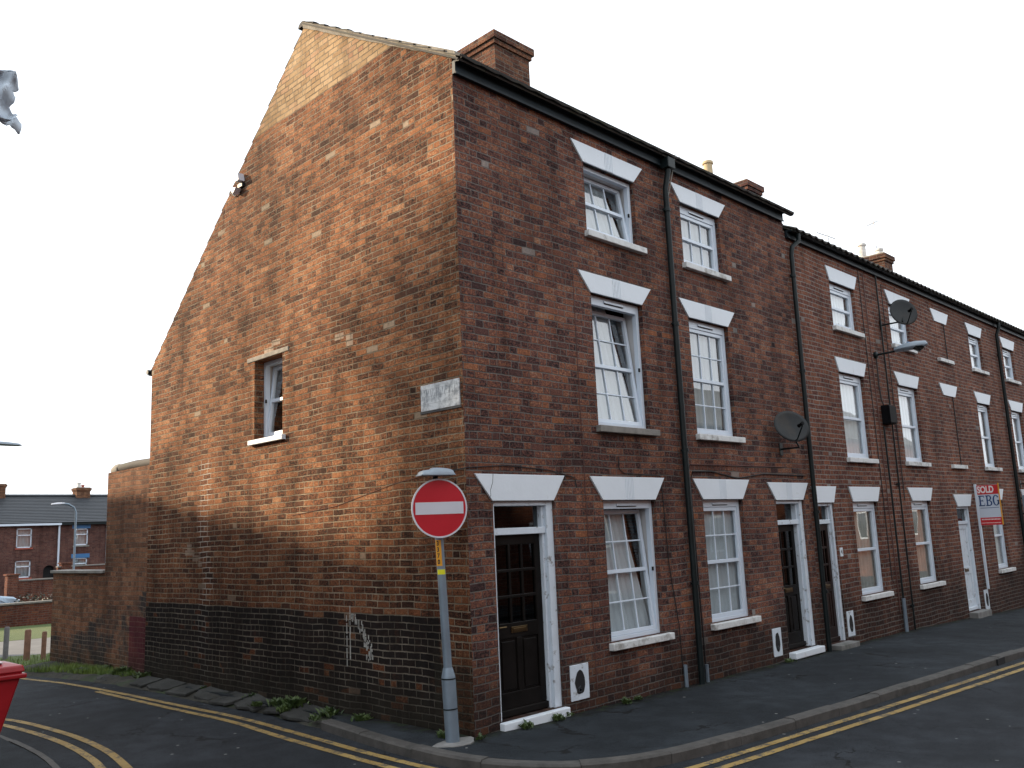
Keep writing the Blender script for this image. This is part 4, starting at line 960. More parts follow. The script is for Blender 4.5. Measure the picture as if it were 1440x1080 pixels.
wl = thing('wall_lamp', (11.22, 0, 5.3), 'grey street lamp head on a wall arm below the round dish', 'street lamp')
m = MB(); m.lathe((11.22, 0, 5.3), [(.07, -.0), (.07, .05), (.03, .07)], 12, axis=(0, -1, 0)); m.tube([(11.22, -.05, 5.3), (11.24, -.25, 5.31), (11.27, -.5, 5.33)], .022, 8); m.build('arm', 'black_iron', wl, smooth=True)
m = MB()
def lh(i, j):
    a = 2*math.pi*j; y = -.40-.62*i; w = .05+.10*math.sin(math.pi*min(1, i*1.02+.06)**.8)**.7; hh = .055+.04*math.sin(math.pi*i)
    if i > .999: w, hh = .01, .01
    cz = 5.33+.03*i; s = math.sin(a); return (11.27+w*math.cos(a), y, cz+(hh*1.1 if s > 0 else hh*.55)*s)
m.grid(lh, 16, 14); m.build('lamp_head', 'grey_plastic', wl, smooth=True, recalc=True)
m = MB(); m.lathe((11.27, -.84, 5.345), [(.01, -.11), (.07, -.075), (.11, -.04), (.115, -.01)], 14); m.build('lens', 'glass_door', wl, smooth=True)
m = MB(); m.lathe((11.27, -.66, 5.40), [(.03, 0), (.03, .05), (.02, .06)], 10); m.build('photocell', 'blue_paint', wl, smooth=True)
m = MB(); m.tube([(11.22, -.03, 5.25), (11.22, -.02, 4.7), (11.26, -.02, 4.4), (11.32, -.03, 4.28)], .012, 6); m.build('cable', 'cable_black', wl)
jb = thing('junction_box', (11.36, 0, 3.9), 'black electrical box on the wall beneath the street lamp arm', 'electrical box')
m = MB(); m.box((11.22, -.16, 3.90), (11.50, 0, 4.28)); m.build('box', 'black_plastic', jb, bevel=.012)
m = MB(); m.box((11.19, -.185, 3.92), (11.53, -.161, 4.26)); m.build('cover', 'black_plastic', jb, bevel=.01)
m = MB(); m.box((11.51, -.1, 3.98), (11.56, -.01, 4.12)); m.build('side_switch', 'upvc', jb, bevel=.004)

def aerial(base, h, bl, label, els=7, d=(1, .25, 0)):
    b = Vector(base); t = thing('tv_aerial', b, label, 'aerial'); d = Vector(d).normalized(); s = Vector((-d.y, d.x, 0))
    m = MB(); m.tube([b, b+Vector((0, 0, h))], .014, 6); m.build('mast', 'alu', t)
    m = MB(); top = b+Vector((0, 0, h-.05)); m.tube([top-d*bl*.4, top+d*bl*.6], .009, 5); m.build('boom', 'alu', t)
    m = MB()
    for k in range(els):
        p = top+d*bl*(-.35+.93*k/(els-1)); m.tube([p-s*.16-Vector((0, 0, .03)), p+s*.16+Vector((0, 0, .03))], .006, 4)
    m.build('elements', 'alu', t); return t
aerial((16.75, 3.08, 8.95), .95, .95, 'thin rooftop television aerial standing on the ridge left of the far chimney', d=(-1, .1, 0))
aerial((19.95, 3.0, 9.8), 1.2, .5, 'tall television aerial rising above the far white chimney pots', d=(.4, 1, 0))
aerial((11.42, 3.75, 9.3), 1.2, .3, 'small television aerial beside the lone buff chimney pot', 4, d=(-1, .6, 0))

eb = thing('estate_board', (16.06, -.05, .36), 'sold board projecting from the wall on a white post beside the white door', 'sign')
m = MB(); m.box((16.03, -.10, .36), (16.08, -.05, 2.75)); m.build('post', 'upvc', eb, bevel=.004)
BY0, BY1, BZ0, BZ1 = -.055, -.56, 1.80, 2.72
SQ = lambda p: Vector((p[0], BY0-.05+(p[1]-BY0+.05)*.62, p[2]))
def bf(y0, y1, z0, z1, x, t): m = MB(); m.box((x, min(y0, y1), z0), (x+t, max(y0, y1), z1)); return m
bd = bf(BY0-.05, BY1, BZ0, BZ1, 16.035, .012).build('board', 'board_white', eb)
r1_ = bf(BY0-.052, BY1+.002, 2.505, BZ1-.003, 16.031, .004).build('red_band', 'board_red', bd)
r2b = bf(BY0-.052, BY1+.002, BZ0+.003, 1.975, 16.031, .004).build('red_band', 'board_red', bd)
bf(BY1, BY1-.022, BZ0, BZ1+.03, 16.028, .024).build('edge_strip', 'label_yellow', bd)
ymid = (BY0-.05+BY1)/2
text_mb('SOLD', .21, (16.030, ymid+.04, 2.61), (0, -1, 0), (0, 0, 1), .001, .008, .66).build('lettering', 'board_text', bd)
# EBG in heavy serif capitals, built from strokes
m = MB(SQ)
def st(y0, y1, z0, z1): m.box((16.0295, min(y0, y1), z0), (16.034, max(y0, y1), z1))
def arc(cy_, cz_, ry, rz, a0, a1, w, n=14):
    ps = []
    for k in range(n+1):
        a = R(a0+(a1-a0)*k/n); ps.append((cy_-ry*math.cos(a), cz_+rz*math.sin(a), cy_-(ry-w)*math.cos(a), cz_+(rz-.02)*math.sin(a)))
    for p, q in zip(ps, ps[1:]): m.prism([(16.0295, p[0], p[1]), (16.0295, q[0], q[1]), (16.0295, q[2], q[3]), (16.0295, p[2], p[3])], (.0045, 0, 0))
yE = BY0-.10; zb, zt = 2.24, 2.48
st(yE, yE-.05, zb, zt); st(yE+.025, yE-.18, zb, zb+.022); st(yE+.025, yE-.17, zt-.022, zt); st(yE-.05, yE-.12, 2.35, 2.372); st(yE-.115, yE-.13, 2.335, 2.39); st(yE-.165, yE-.18, zb, zb+.06); st(yE-.155, yE-.17, zt-.055, zt)
yB = yE-.245; st(yB, yB-.05, zb, zt); st(yB+.025, yB-.10, zb, zb+.022); st(yB+.025, yB-.09, zt-.022, zt); st(yB-.05, yB-.1, 2.355, 2.375)
arc(yB-.09, 2.422, .085, .058, -90, 90, .05); arc(yB-.095, 2.303, .095, .063, -90, 90, .052)
yG = yB-.325; arc(yG, 2.36, .115, .122, 35, 330, .055, 22); st(yG-.055, yG-.10, 2.27, 2.36); st(yG-.035, yG-.12, 2.345, 2.365)
m.build('lettering', 'ink_blue', bd)
m = MB(SQ)
for k in range(13): m.box((16.0300, BY0-.10-.05*k-.035, 1.92), (16.0312, BY0-.10-.05*k, 1.945))
m.build('small_print', 'board_text', bd); m = MB(SQ)
for k in range(15): m.box((16.0300, BY0-.08-.045*k-.03, 1.845), (16.0312, BY0-.08-.045*k, 1.86))
m.build('small_print', 'board_text', bd)
m = MB(); m.box((16.0330, BY1+.03, 2.19), (16.0352, BY0-.08, 2.20)); m.build('thin_rule', 'ink_blue', bd)

bs = thing('wall_sign', (19.75, -.04, 1.95), 'blue grey projecting sign at the right edge of the photo, beyond the far downpipe', 'sign')
m = MB(); m.box((19.72, -.75, 1.93), (19.78, -.06, 2.50)); m.build('board', 'grey_plastic', bs, bevel=.008)
m = MB(); m.box((19.735, -.06, 2.40), (19.765, 0, 2.44)); m.box((19.735, -.06, 2.0), (19.765, 0, 2.04)); m.build('bracket', 'black_iron', bs)

# ------------------------------------------------------------------ bin, cloth, lamps at the left
bn = thing('wheelie_bin', (-3.62, 2.95, .09), 'red wheeled rubbish bin cut off by the left edge of the photo', 'bin')
bx, by, b0 = -3.68, 2.95, .03
m = MB(); 
def fr_(w, d, z): return [(bx-w, by-d, z), (bx+w, by-d, z), (bx+w, by+d, z), (bx-w, by+d, z)]
a = [(bx-.36, by-.2, b0+.05), (bx+.03, by-.2, b0+.05), (bx+.03, by+.2, b0+.05), (bx-.36, by+.2, b0+.05)]+fr_(.275, .27, b0+.93)+fr_(.285, .28, b0+.97)
m.add(a, [(0, 1, 5, 4), (1, 2, 6, 5), (2, 3, 7, 6), (3, 0, 4, 7), (4, 5, 9, 8), (5, 6, 10, 9), (6, 7, 11, 10), (7, 4, 8, 11), (0, 1, 2, 3)]); m.build('body', 'bin_red', bn, bevel=.02)
m = MB(); m.box((bx-.31, by-.30, b0+.90), (bx+.315, by+.30, b0+.945)); m.build('rim', 'bin_red', bn, bevel=.012)
m = MB(); m.add(fr_(.30, .29, b0+.96)+fr_(.285, .275, b0+1.02)+fr_(.15, .14, b0+1.05), [(0, 1, 2, 3), (0, 1, 5, 4), (1, 2, 6, 5), (2, 3, 7, 6), (3, 0, 4, 7), (4, 5, 9, 8), (5, 6, 10, 9), (6, 7, 11, 10), (7, 4, 8, 11), (8, 9, 10, 11)]); m.build('lid', 'bin_red', bn, bevel=.012)
m = MB(); m.box((bx-.22, by-.2, b0+1.052), (bx+.13, by+.2, b0+1.062)); m.build('lid_panel', 'bin_lid', bn, bevel=.005)
for s in (-1, 1):
    m = MB(); m.lathe((bx-.2+s*.17, by+.24, b0+.1), [(.10, 0), (.10, .05)], 18, axis=(s, 0, 0)); m.build('wheel', 'rubber', bn, smooth=True)
m = MB(); m.tube([(bx-.22, by+.33, b0+.95), (bx+.22, by+.33, b0+.95)], .015, 8); m.build('handle', 'bin_red', bn)

fl = thing('torn_flag', (-4.95, -1.1, 4.6), 'crumpled grey blue cloth hanging at the upper left edge of the photo', 'cloth')
m = MB(); m.tube([(-5.62, 1.5, 4.72), (-5.10, -1.02, 5.15), (-4.86, -1.075, 5.135)], .014, 8); m.build('pole', 'black_iron', fl, smooth=True)
m = MB(); m.box((-5.66, 1.43, 4.62), (-5.58, 1.57, 4.82)); m.build('wall_bracket', 'black_iron', fl)
m = MB()
prof_r = [(98, 6), (103, 20), (112, 22), (121, 24), (127, 17), (136, 21), (143, 20), (150, 14), (158, 21), (163, 25), (166, 22), (176, 29), (184, 29), (190, 27)]
prof_l = [(98, -60), (150, -60), (172, -30), (174, 4), (180, 14), (190, 25)]
def flg(i, j):                                    # outline in centimetre-like steps of 4.9 mm from a hanging corner
    v = 98+92*j; a_ = lerp(v, [p[0] for p in prof_l], [p[1] for p in prof_l]); b_ = lerp(v, [p[0] for p in prof_r], [p[1] for p in prof_r]); q = a_+(b_-a_)*i
    d = .035*math.sin(q*.21+v*.07)+.022*math.sin(q*.10-v*.16)+.008*math.sin(q*.4+v*.2)
    return (-4.792+(q-10)*.0047+.26*d, -1.068-(q-10)*.0013+.965*d, 5.122-(v-100)*.00461+.004*math.sin(q*.9))
m.grid(flg, 34, 34); fc = m.build('cloth', 'cloth', fl, smooth=True, recalc=False); sm = fc.modifiers.new('solid', 'SOLIDIFY'); sm.thickness = .004

sl1 = thing('street_lamp', (-2.1, 14.6, -.1), 'grey street lamp head reaching in from the left edge above the far roofs', 'street lamp', 'street lamps on tall posts')
m = MB(); m.tube([(-2.1, 14.7, -.2), (-2.1, 14.7, 1.2), (-2.1, 14.7, 4.1)], [.09, .08, .05], 12); m.build('post', 'galv', sl1, smooth=True)
m = MB(); m.tube([(-2.1, 14.7, 4.05), (-1.95, 14.66, 4.35), (-1.6, 14.58, 4.46), (-.9, 14.4, 4.5)], .03, 8); m.build('arm', 'galv', sl1, smooth=True)
def lamp_head(t, c, dirv, ln, w=.12, mat='dish_grey'):
    c = Vector(c); dirv = Vector(dirv).normalized(); s = Vector((-dirv.y, dirv.x, 0)); m = MB()
    def q(i, j):
        a = 2*math.pi*j; ww = w*(.35+.65*math.sin(math.pi*min(1, .12+i*.84))**.6); hh = .065*(.4+.6*math.sin(math.pi*min(1, .1+i*.8)))
        if i > .999: ww, hh = .02, .01
        v = math.sin(a); return c+dirv*ln*i+s*ww*math.cos(a)+Vector((0, 0, (hh if v > 0 else hh*.5)*v-.05*i))
    m.grid(q, 14, 12); m.build('lamp_head', mat, t, smooth=True)
lamp_head(sl1, (-.95, 14.42, 4.50), (.95, -.25, 0), .84, mat='grey_plastic')

LX, LY = 9.42, 38.3
sl2 = thing('street_lamp', (LX, LY, -.5), 'slim distant street lamp in front of the slate roofed house', 'street lamp', 'street lamps on tall posts')
m = MB(); m.tube([(LX, LY, -.6), (LX, LY, 4.0), (LX-.1, LY, 4.22), (LX-.35, LY, 4.38), (LX-.7, LY-.05, 4.42)], .05, 10); m.build('post', 'galv', sl2, smooth=True)
lamp_head(sl2, (LX-.55, LY, 4.42), (-1, -.1, .0), .62, .12, 'sign_white')

# ------------------------------------------------------------------ posts, walls, cars and houses beyond
for i, (x, y, h, mt, r_, lb) in enumerate([(-.16, 14.55, .72, 'post_grey', .055, 'grey weathered post at the grass edge, leftmost of three'), (.06, 13.9, .66, 'post_wood', .065, 'thick brown wooden post standing in the grass, middle of three'), (.32, 13.7, .60, 'post_wood', .05, 'slim brown wooden post nearest the brick yard wall')]):
    m = MB(); z = gz(x, y); m.tube([(x, y, z-.1), (x+.01, y, z+h-.03), (x+.01, y, z+h)], [r_, r_, r_*.75], 8); one(m, 'wooden_post', mt, lb, 'post', 'wooden posts at the end of the lane', smooth=True)
def garden_wall(x0, x1, y, z0, z1, label, cop=True, th=.24, piers=()):
    t = thing('garden_wall', ((x0+x1)/2, y, z0), label, 'wall'); m = MB(); m.box((x0, y, z0-.6), (x1, y+th, z1)); m.build('wall', 'brick_plain', t)
    if cop: m = MB(); m.box((x0-.02, y-.04, z1), (x1+.02, y+th+.04, z1+.06)); m.build('coping', 'grey_stone', t)
    for (px, pz) in piers:
        m = MB(); m.box((px-.24, y-.08, z0-.6), (px+.24, y+th+.08, pz)); m.box((px-.3, y-.13, pz), (px+.3, y+th+.13, pz+.07)); m.build('pier', 'brick_plain', t)
garden_wall(-20, 14, 28.0, -.4, .36, 'low brick wall with pale coping across the far side of the lawn')
garden_wall(7.35, 12.3, 39.4, -.5, .86, 'taller brick wall with a square pier behind the low lawn wall', piers=[(7.1, 1.14)])
garden_wall(10.6, 20, 44.0, -.5, 1.33, 'dark brick wall right below the far houses', piers=[(11.0, 1.5)])
garden_wall(-20, 6.75, 44.5, -.5, .95, 'long plain brick wall behind the parked cars')

def car(x1, y, z, label, mat):
    t = thing('parked_car', (x1-2, y, z), label, 'car', 'parked cars behind the lawn wall'); w = .85
    side = [(-4.1, .35), (-4.1, .75), (-3.95, .88), (-3.4, .95), (-2.9, 1.38), (-1.9, 1.43), (-1.35, 1.36), (-.95, .97), (-.25, .86), (-.02, .70), (0, .35), (-.35, .22), (-3.8, .22)]
    m = MB(); n = len(side)
    for s in (-1, 1): pass
    lay = []
    for yy, k in ((-w, .94), (-w*.93, 1), (w*.93, 1), (w, .94)):
        lay += [(x1+px, y+yy*(1 if pz < 1 else .82), z+pz*(k if pz > .8 else 1)) for px, pz in side]
    fs = [(l*n+i, l*n+(i+1) % n, (l+1)*n+(i+1) % n, (l+1)*n+i) for l in range(3) for i in range(n)] + [list(range(n)), list(range(3*n, 4*n))]
    m.add(lay, fs); m.build('body', mat, t, smooth=True, bevel=.02)
    m = MB()
    for s in (-1, 1):
        yy = y+s*(w*.93+.004)
        m.prism([(x1-3.25, yy, z+.96), (x1-2.2, yy, z+.96), (x1-2.2, yy*1+0-s*.12, z+1.33), (x1-2.85, yy-s*.12, z+1.33)], (0, s*.01, 0))
        m.prism([(x1-2.12, yy, z+.96), (x1-1.1, yy, z+.98), (x1-1.5, yy-s*.12, z+1.31), (x1-2.12, yy-s*.12, z+1.33)], (0, s*.01, 0))
    m.prism([(x1-.95, y-w*.7, z+1.0), (x1-.95, y+w*.7, z+1.0), (x1-1.34, y+w*.6, z+1.36), (x1-1.34, y-w*.6, z+1.36)], (.02, 0, .012)); m.build('windows', 'glass_dark', t)
    for px in (-3.25, -.8):
        for s in (-1, 1):
            m = MB(); m.lathe((x1+px, y+s*(w-.14), z+.3), [(.3, 0), (.31, .02), (.31, .15), (.28, .17)], 20, axis=(0, s, 0)); wh = m.build('wheel', 'rubber', t, smooth=True)
            m = MB(); m.lathe((x1+px, y+s*(w+.02), z+.3), [(.19, 0), (.18, .02), (.05, .025)], 14, axis=(0, s, 0)); m.build('rim', 'alu', wh, smooth=True)
    for s in (-1, 1):
        m = MB(); m.box((x1-.12, y+s*.6-.14, z+.60), (x1+.012, y+s*.6+.14, z+.74)); m.build('headlight', 'sign_white', t, bevel=.02)
car(5.45, 33.4, -.42, 'silver blue car parked behind the low lawn wall at the left edge', 'car_silver')
car(6.35, 40.6, -.35, 'red car farther back than the silver blue one, at the left edge of the photo', 'car_red')

def foliage(name, mat, label, cat, centres, n, size, group=None, zlo=None, stem=None):
    m = MB()
    for _ in range(n):
        c, r_ = random.choice(centres); v = Vector((random.gauss(0, 1), random.gauss(0, 1), random.gauss(0, 1))).normalized()*(random.random()**.4)
        p = Vector(c)+Vector((v.x*r_[0], v.y*r_[1], v.z*r_[2]))
        a = Vector((random.gauss(0, 1), random.gauss(0, 1), random.gauss(0, .6))).normalized(); b = a.cross(Vector((random.gauss(0, 1), random.gauss(0, 1), random.gauss(0, 1)))).normalized(); s = size*random.uniform(.6, 1.3)
        m.add([p-a*s*.5, p+b*s*.32, p+a*s*.5, p-b*s*.32], [(0, 1, 2, 3)])
    if stem is None: return one(m, name, mat, label, cat, group, recalc=False)
    t = thing(name, stem[0], label, cat, group); m.build('crown', mat, t, recalc=False)
    q = MB()
    for pts, rr in stem[1]: q.tube(pts, rr, 8)
    q.build('trunk', 'post_grey', t, smooth=True); return t
foliage('shrub', 'leaf_dark', 'low dark shrub behind the lawn wall', 'shrub', [((5.4+k*.55, 31.6, .2), (.5, .4, .42)) for k in range(5)], 900, .09)

def far_house(x0, x1, label, wins, arch=None, gm='upvc', chim=None, pipe=None):
    t = thing('brick_house', (x0, 51, -.6), label, 'house', 'distant terraced houses with slate roofs')
    ops = [(a, b, c, d) for a, b, c, d in wins]
    aops = ops + ([(arch[0], arch[1], -.6, arch[2])] if arch else [])
    wall('front_wall', 'brick_far', t, x0, x1, 3.9, aops, .25, lambda p: Vector((p[0], p[1]+51, p[2])), zb=-1.5)
    m = MB(); m.box((x0, 51.25, -1.5), (x0+.2, 59, 3.8)); m.box((x1-.2, 51.25, -1.5), (x1, 59, 3.8)); m.box((x0, 59, -1.5), (x1, 59.2, 3.8)); m.build('side_walls', 'brick_far', t)
    m = MB(); n = 18
    for s in (1, -1):
        for k in range(n):
            a, b = k/n, (k+1)/n; ya, yb = (50.8+4.2*a, 50.8+4.2*b+.03) if s > 0 else (59.4-4.4*a, 59.4-4.4*b)
            za, zb_ = 3.92+1.85*a+.02, 3.92+1.85*b; m.add([(x0, ya, za), (x1, ya, za), (x1, yb, zb_), (x0, yb, zb_), (x0, ya, za-.02), (x1, ya, za-.02)], [(0, 1, 2, 3), (0, 1, 5, 4)])
    m.prism([(x0, 50.9, 3.85), (x0, 59.3, 3.85), (x0, 55, 5.72)], (x1-x0, 0, 0)); m.build('roof', 'slate', t)
    ridge_tiles(t, x0, x1, 55, 5.76, 'slate', .13)
    m = MB(); m.box((x0, 50.72, 3.76), (x1, 50.85, 3.88)); m.build('gutter', gm, t)
    for a, b, c, d in wins:
        f = MB(); y = 51.06
        for q in ((a, b, c, c+.07), (a, b, d-.07, d), (a, a+.07, c, d), (b-.07, b, c, d), (a, b, c+(d-c)*.62, c+(d-c)*.62+.06)): f.box((q[0], y, q[2]), (q[1], y+.05, q[3]))
        wn = f.build('window', 'upvc', t); p = MB(); p.add([(a, y+.02, c), (b, y+.02, c), (b, y+.02, d), (a, y+.02, d)], [(0, 1, 2, 3)]); p.build('glass_pane', 'glass', wn)
        p = MB(); p.grid(lambda i, j: (a+i*(b-a), y+.2+.03*math.sin(i*20), c+j*(d-c)), 12, 1); p.build('curtain', 'curtain', wn, recalc=False)
        p = MB(); p.box((a-.06, 50.94, c-.09), (b+.06, 51.06, c-.002)); p.build('sill', 'pot_red' if gm == 'upvc' else 'grey_stone', wn)
        if gm != 'upvc': p = MB(); p.box((a-.12, 50.985, d), (b+.12, 51.01, d+.25)); p.build('lintel', 'blue_paint', wn)
    if arch:
        r0 = (arch[1]-arch[0])/2; mx0 = (arch[0]+arch[1])/2
        for s_ in (-1, 1):
            p = MB(); p.prism([(mx0+s_*r0, 51.002, arch[2])]+[(mx0+s_*r0*math.cos(R(a_)), 51.002, arch[2]-r0+r0*math.sin(R(a_))) for a_ in range(0, 91, 10)], (0, .2, 0)); p.build('arch_corner', 'brick_far', t)
        p = MB(); p.box((arch[0], 51.2, -.6), (arch[1], 51.24, arch[2]-.01)); p.build('passage', 'dark_hole', t)
    if chim:
        chimney(t, chim[0], chim[1], 54.6, 55.4, 5.2, chim[2], [(chim[0]+.25, 55, .35, .12, 'pot_white'), (chim[0]+.5, 55, .2, .1, 'pot_red')], mat='brick_yard')
    for px, pm in (pipe or ()):
        p = MB(); p.tube([(px, 50.9, 3.8), (px, 50.9, -.7)], .06 if pm != 'upvc' else .09, 8); p.build('downpipe', pm, t)
far_house(3.0, 12.95, 'distant brick house with slate roof and white gutter, arched passage at its right end', [(10.55, 11.4, 2.47, 3.62), (10.55, 11.4, .73, 1.73), (6.6, 7.45, 2.47, 3.62), (6.6, 7.45, .73, 1.73)], arch=(12.1, 12.75, 1.38), chim=(9.9, 10.85, 6.5), pipe=[(12.88, 'board_white')])
far_house(12.951, 21.5, 'distant brick house with dark gutter and blue window heads, chimney on its ridge', [(13.78, 14.62, 2.5, 3.53), (13.78, 14.62, .75, 1.73), (17.2, 18.1, 2.5, 3.53), (17.2, 18.1, .75, 1.73)], gm='black_iron', chim=(15.1, 15.95, 6.3), pipe=[(15.75, 'upvc')])

# ------------------------------------------------------------------ buildings beside and behind the viewpoint (they shade the street and show in the panes)
def plain_house(x0, x1, y0, y1, eave, ridge, label, rows, face='N', axis='x', nwin=6, mat='brick_plain'):
    t = thing('brick_house', ((x0+x1)/2, (y0+y1)/2, 0), label, 'house'); m = MB(); m.box((x0, y0, -1.5), (x1, y1, eave)); 
    if axis == 'x': ym = (y0+y1)/2; m.prism([(x0, y0, eave), (x0, y1, eave), (x0, ym, ridge)], (x1-x0, 0, 0))
    else: xm = (x0+x1)/2; m.prism([(x0, y0, eave), (x1, y0, eave), (xm, y0, ridge)], (0, y1-y0, 0))
    m.build('walls', mat, t); m = MB(); o = .25
    if axis == 'x':
        for s in (0, 1):
            ya = (y0-o) if s == 0 else (y1+o); k = (ridge-eave)/((y1-y0)/2); m.prism([(x0-.1, ya, eave-o*k+.02), (x0-.1, ym, ridge+.02), (x0-.1, ym, ridge+.12), (x0-.1, ya, eave-o*k+.12)], (x1-x0+.2, 0, 0))
    else:
        for s in (0, 1):
            xa = (x0-o) if s == 0 else (x1+o); k = (ridge-eave)/((x1-x0)/2); m.prism([(xa, y0-.1, eave-o*k+.02), (xm, y0-.1, ridge+.02), (xm, y0-.1, ridge+.12), (xa, y0-.1, eave-o*k+.12)], (0, y1-y0+.2, 0))
    m.build('roof', 'roof_tile', t)
    for r_ in rows:
        for k in range(nwin):
            if face == 'N': x = x0+(x1-x0)*(k+.5)/nwin; bx_ = ((x-.5, y1, r_), (x+.5, y1+.03, r_+1.4)); gl_ = ((x-.42, y1+.031, r_+.08), (x+.42, y1+.035, r_+1.32))
            else: y = y0+(y1-y0)*(k+.5)/nwin; bx_ = ((x1, y-.5, r_), (x1+.03, y+.5, r_+1.4)); gl_ = ((x1+.031, y-.42, r_+.08), (x1+.035, y+.42, r_+1.32))
            f = MB(); f.box(*bx_); w = f.build('window', 'upvc', t); f = MB(); f.box(*gl_); f.build('glass_pane', 'glass_dark', w)
    return t
plain_house(-22, 48, -20, -12.4, 6.2, 8.6, 'long brick terrace on the opposite side of the street', (1.0, 3.9), 'N', 'x', 20)
plain_house(-15, -5.6, 1.4, 7.6, 5.8, 8.0, 'brick house across the lane from the gable wall', (1.0, 3.8), 'E', 'x', 2)
plain_house(-14, -4.6, 15.8, 24, 6.3, 8.5, 'brick house beyond the bend of the lane', (1.0, 3.6), 'E', 'y', 3)

# tall narrow tree by the bend of the lane, its crown shades the corner of the gable
foliage('poplar_tree', 'leaf', 'tall narrow tree at the bend of the lane', 'tree', [((-8.0+random.gauss(0, .3), 13.55+random.gauss(0, .4), 6.6+k*.40), (.75, .80, .6)) for k in range(14)], 2000, .22,
        stem=((-8.0, 13.6, -.1), [([(-8.0, 13.6, -.3), (-8.05, 13.6, 5), (-8.0, 13.55, 9), (-8.0, 13.6, 12)], [.2, .15, .09, .02])]+[([(-8.02, 13.6, 5+k*.6), (-8.02+.8*math.cos(k*2.1), 13.6+.8*math.sin(k*2.1), 6.0+k*.6)], [.05, .015]) for k in range(10)]))

# ------------------------------------------------------------------ broken slabs and weeds along the foot of the gable
SL = [(-.20, 2.72, .36, .3, 9, 'large slab lifted by weeds below the chalk marks'), (-.21, 3.38, .27, .3, -14, 'cracked slab tipped towards the wall next to the lifted one'),
      (-.20, 3.98, .30, .3, 6, 'dark slab sloping to the road below the gable window'), (-.22, 4.60, .28, .3, -5, 'worn grey slab in the middle of the gable foot'),
      (-.21, 5.24, .32, .3, 4, 'flat worn slab left of the middle of the gable foot'), (-.22, 5.92, .32, .3, -4, 'long low slab with mossy front edge'), (-.22, 6.62, .33, .3, 5, 'slab below the left end of the gable'),
      (-.24, 7.35, .34, .3, -3, 'slab in front of the dark red painted patch'), (-.28, 8.5, .24, .3, 3, 'small slab half hidden by grass below the outbuilding'), (-.40, 9.8, .2, .3, 4, 'farthest small pale slab lying in the grass')]
for i, (x, y, a, b, tl, lb) in enumerate(SL):
    m = MB(); n = 11; rot = random.uniform(-.06, .06); pts = []
    hx, hy = .165+random.uniform(-.02, .02), a*.92; J = lambda: random.uniform(-.022, .022); xc = -.20
    raw = [(-hx, -hy), (-hx+.01, -hy*.3), (-hx-.01, hy*.4), (-hx, hy), (0, hy+.01), (hx, hy), (hx, 0), (hx, -hy)]
    if i % 3 == 0: raw[0] = (-hx+.08, -hy); raw.insert(1, (-hx, -hy+.10))
    if i % 3 == 1: raw[3] = (-hx+.10, hy); raw.insert(3, (-hx, hy-.12))
    for X, Y in raw:
        X += J(); Y += J(); X, Y = X*math.cos(rot)-Y*math.sin(rot), X*math.sin(rot)+Y*math.cos(rot)
        pts.append((min(-.012, x+X), y+Y, gz(x, y)+.050+math.tan(R(11))*X+math.tan(R(tl*.45))*Y))
    m.prism([(px, py, pz) for px, py, pz in pts], (0, 0, .035)); one(m, 'paving_slab', 'flag_old', 'broken paving: '+lb, 'slab', 'broken slabs along the gable foot', bevel=.006)

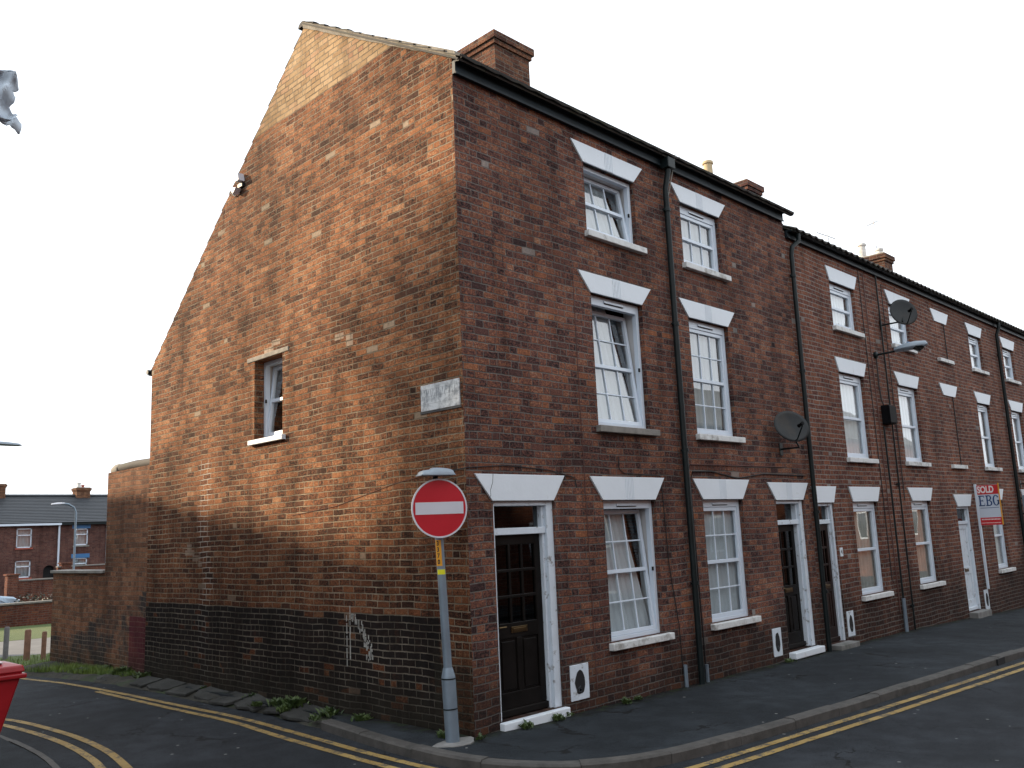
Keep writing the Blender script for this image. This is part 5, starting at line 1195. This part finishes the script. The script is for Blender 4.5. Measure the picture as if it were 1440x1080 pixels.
def weed(x, y, z, n, s, label, tall=1.0, mat='leaf'):
    m = MB()
    for _ in range(n):
        a = random.uniform(0, 2*math.pi); l = s*random.uniform(.5, 1.2); d = Vector((math.cos(a), math.sin(a), 0)); w = Vector((-d.y, d.x, 0))*l*random.uniform(.16, .3)
        o = Vector((x, y, z))+Vector((random.gauss(0, s*.55), random.gauss(0, s*.55), 0)); h = l*random.uniform(.5, 1.3)*tall
        m.add([o, o+d*l*.4+w+Vector((0, 0, h*.7)), o+d*l*.9+Vector((0, 0, h)), o+d*l*.4-w+Vector((0, 0, h*.75))], [(0, 1, 2, 3)])
    one(m, 'weed', mat, label, 'weed', 'weeds along the house walls', recalc=False)
WD = [(-.14, .28, 'weed tuft just behind the sign pole', 60, .07), (-.12, 1.75, 'bushy weed in the corner between pavement and gable', 90, .07), (-.17, 2.35, 'leafy weed right of the lifted slab', 90, .08), (-.12, 3.15, 'tall leafy weed below the chalk marks, growing over the slab', 150, .10), (-.14, 3.55, 'weed squeezed between two tipped slabs', 80, .07),
      (-.30, 3.1, 'weed at the road edge in front of the lifted slab', 90, .06), (-.32, 3.75, 'small weed in the gutter below the tipped slab', 60, .05), (-.08, 4.3, 'weed against the wall below the gable window', 50, .06), (-.38, 2.3, 'mossy tuft on the kerb end', 50, .045), (-.1, 5.6, 'thin weed by the middle of the gable foot', 40, .05),
      (-.10, 7.7, 'weed at the foot of the dark red patch', 90, .08), (-.16, 8.5, 'grassy weed below the outbuilding wall', 140, .09), (-.03, 9.3, 'upright weed climbing the outbuilding wall', 60, .08)]
for x, y, lb, n, s in WD: weed(x, y, gz(x, y)+.07, int(n*1.5), s*1.05, lb)
for x, y, n, s, lb in [(.62, -.13, 90, .06, 'weed clump in front of the near white doorstep'), (1.12, -.12, 70, .06, 'weed at the right end of the near doorstep'), (1.35, -.07, 30, .05, 'small weed below the near vent plate'), (2.35, -.13, 110, .05, 'low spreading weed under the near ground floor window'), (2.6, -.1, 70, .04, 'creeping weed beside the wall left of the downpipe'), (6.35, -.12, 60, .05, 'weed below the second vent plate'), (-.05, -.12, 40, .045, 'weed at the street corner of the house')]:
    weed(x, y, gz(x, y)+.1, n, s, lb)
# moss and grass strip
m = MB()
for _ in range(9000):
    y = random.uniform(8.2, 14.6); x = random.uniform(-1.6, .3) if y > 11 else random.uniform(lerp(y, [8, 10, 11.5], [-.2, -.55, -.95]), -.0)
    if y > 12.5: x = random.uniform(-3.5, 2.5)
    h = random.uniform(.03, .11); a = random.uniform(0, 6.28); o = Vector((x, y, gz(x, y)+(.03 if y > 11 else .06))); w = Vector((math.cos(a), math.sin(a), 0))*.006; t = Vector((math.cos(a+1.5), math.sin(a+1.5), 0))*h*.4
    m.add([o-w, o+w, o+t+Vector((0, 0, h))], [(0, 1, 2)])
m.build('grass', 'grass', kind='stuff', recalc=False)['label'] = 'short green grass at the end of the lane'
print('objects', len(bpy.data.objects))
